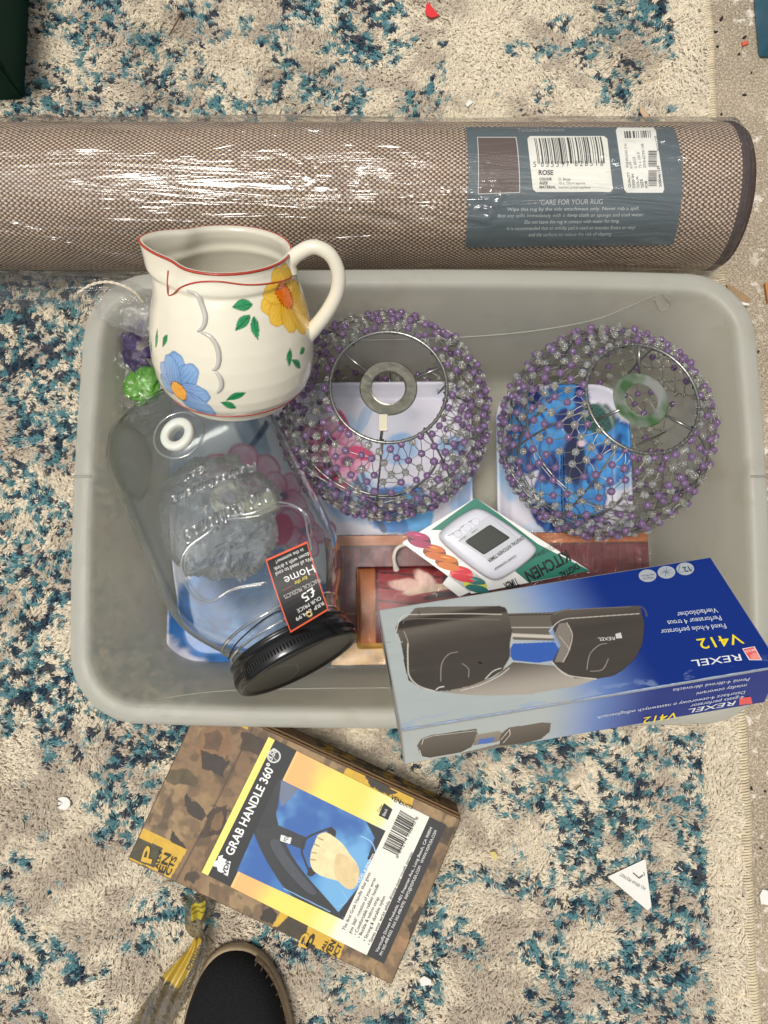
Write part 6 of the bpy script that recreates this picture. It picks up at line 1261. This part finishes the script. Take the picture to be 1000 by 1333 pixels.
tri = scrap([(791, 1141), (840, 1118), (848, 1180), (843, 1185)], .0135, .0005, PAP, 'paper_scrap', 'torn white triangular paper scrap with grey print lying on the rug', 'paper scrap', None)
TRp = Plane(at(820, 1150, .0142), (1, 0, 0), (0, 0, 1)); t3 = Print(TRp, .0003); t3.text("ALL ERNA PESTRET", (841, 1156), (808, 1136), (120, 120, 118), 2, 4); t3.line((824, 1136), (832, 1143), .0012, (60, 60, 62), 2); t3.line((832, 1143), (837, 1139), .0012, (60, 60, 62), 2); t3.line((838, 1135), (839, 1140), .0008, (60, 60, 62), 2); o = t3.build('print', tri, .6)
scrap([(83 + 9 * math.cos(a), 1045.5 + 8.5 * math.sin(a)) for a in np.linspace(2.75, -2.75, 18)] + [(77, 1041), (76, 1050)], .0135, .001, PAP, 'plastic_tab', 'small round white tab with a notch on the rug', 'tab')
scrap([(557, 5), (569, 19), (571, 21), (562, 24), (555, 20), (554, 13)], .0145, .0022, pbr('red_plastic', C(214, 52, 56), .3), 'red_chip', 'small red half-moon chip on the rug above the rolled rug', 'chip', None, True)
scrap([(606, 136), (611, 130), (616, 134), (608, 140)], .014, .001, PAP, 'white_fleck', 'small bright white fleck just above the rolled rug', 'fleck')
scrap([(832, 136), (838, 142), (846, 153), (838, 154), (833, 146)], .0135, .0012, pbr('card', C(190, 160, 130), .8), 'card_fleck', 'folded beige card fleck just above the rolled rug', 'fleck')
scrap([(546, 1274), (552, 1270), (556, 1272), (561, 1275), (562, 1281), (548, 1283)], .014, .0012, PAP, 'white_crumb', 'crumpled white crumb on the rug below the cardboard box', 'crumb')
scrap([(637, 1109), (644, 1108), (648, 1114), (645, 1121), (640, 1115)], .014, .0012, pbr('yellow_bit', C(200, 184, 110), .6), 'yellow_fleck', 'tiny yellow fleck on the rug right of the cardboard box', 'fleck')
WOOD = pbr('wood_splinter', C(150, 124, 92), .8, noise=.3, nscale=200)
scrap([(944, 372), (952, 374), (976, 390), (972, 396), (960, 394), (948, 382)], .001, .004, WOOD, 'wood_chip', 'brown flat wood chip on the concrete beside the box corner', 'chip')
scrap([(948, 380), (960, 392), (975, 396), (974, 398), (957, 397), (950, 388)], .006, .0015, PAP, 'plaster_chip', 'white plaster crumb against the brown wood chip', 'chip')
scrap([(994, 370), (998, 368), (1003, 392), (998, 396)], .001, .004, pbr('orange_wood', C(176, 122, 66), .7), 'wood_splinter', 'orange brown splinter at the right edge on the concrete', 'splinter')
scrap([(965, 56), (972, 54), (974, 58), (966, 61)], .001, .002, pbr('orange_bit', C(206, 92, 66), .6), 'orange_fleck', 'orange fleck on the concrete left of the teal tub', 'fleck')
scrap([(988, 1165), (992, 1157), (1004, 1160), (1004, 1178), (990, 1176)], .001, .002, PAP, 'paper_corner', 'white paper corner on the concrete at the right edge', 'paper scrap')
DK = pbr('dark_grit', C(40, 32, 26), .8)
GL_ = ['upright oval dark grit nearest the top edge beside the rug', 'flat dark grit touching the rug edge below the topmost oval one', 'slanted dark grit just left of the orange fleck', 'round dark grit below the orange fleck', 'small dark grit hugging the rug edge level with the orange fleck', 'long thin dark grit midway between teal tub and rolled rug', 'round dark grit by the rug edge just above the rolled rug', 'tiny dark grit below the teal tub corner', 'dark grit beside the upper right side of the storage box', 'slender dark grit beside the right lampshade outside the storage box', 'round dark grit on the concrete below the blue carton, nearer the edge', 'dark grit against the rug edge below the blue carton', 'dark grit just above the white paper corner at the right edge']
for k, (x, y, w, h, a) in enumerate(((939, 25, 2, 3.4, .6), (931, 42, 3.4, 1.3, 0), (969, 49, 3, 1.6, -.5), (962, 71, 1.6, 1.6, 0), (934, 61, 2, 1.2, .3), (969, 124, 3, 1.1, .1), (939, 149, 1.5, 1.5, 0), (978, 95, 1, 1.5, 0), (987, 458, 1.2, 2, .3), (978, 488, 1, 2.4, .4), (996, 1030, 1.6, 1.6, 0), (978, 1026, 1.4, 2.4, 0), (990, 1104, 2, 1.2, .4))):
    ps = [(x + w * math.cos(q) * math.cos(a) - h * math.sin(q) * math.sin(a), y + w * math.cos(q) * math.sin(a) + h * math.sin(q) * math.cos(a)) for q in np.linspace(0, -2 * math.pi, 8, endpoint=False)]
    scrap(ps, .0005, .0015, DK, 'grit', GL_[k], 'grit', 'dark grit on the concrete')
for k, (x0, y0, x1, y1, w, col, lab) in enumerate(((237, 14, 220, 46, .0009, (96, 72, 46), 'thin brown twig on the rug near the green crate'), (574, 23, 587, 31, .0006, (130, 112, 84), 'short brown stalk beside the red chip'), (29, 1066, 32, 1079, .0006, (60, 48, 36), 'short dark hair on the rug left of the white tab'), (822, 1110, 828, 1118, .0006, (220, 216, 208), 'white thread just above the torn paper triangle'), (756, 1022, 749, 1028, .0006, (50, 36, 26), 'dark splinter on the rug below the tilted carton'))):
    P_ = spline([at(x0, y0, .0148), at((x0 + x1) / 2 + 1.5, (y0 + y1) / 2 - 1, .0158), at(x1, y1, .0148)], 6); V, F = tube(P_, w, 5); c = P_.mean(0); o = mesh('fibre', V - c, F, pbr('fibre_bit', C(*col), .8), None, True); o.location = tuple(c); tag(o, lab, 'fibre')

# lint, crumbs and threads fallen into the pile
mb = MB(); rl = random.Random(21)
for k in range(260):
    x, y = rl.uniform(-.46, .39), rl.uniform(-.45, .72)
    if -.29 < x < .36 and -.12 < y < .31: continue
    z = .0130 + rl.random() * .001; a = rl.uniform(0, math.pi); L_ = rl.choice([.0006, .0008, .0010, .0016, .003]); w = rl.uniform(.0003, .0006); d = np.array([math.cos(a), math.sin(a), rl.uniform(-.2, .2)]); c = np.array([x, y, z])
    V, F = tube([c - d * L_, c + np.array([rl.uniform(-1, 1), rl.uniform(-1, 1), .6]) * .0004, c + d * L_], [w, w * 1.2, w * .7], 5); mb.add(V, F, 0, lin(rl.choice([(40, 32, 26), (62, 50, 38), (30, 28, 28), (235, 232, 224), (120, 96, 66), (240, 238, 232)])))
lo = mb.build('lint', vcol_mat(.8), rug, True); tag(lo, kind='stuff')
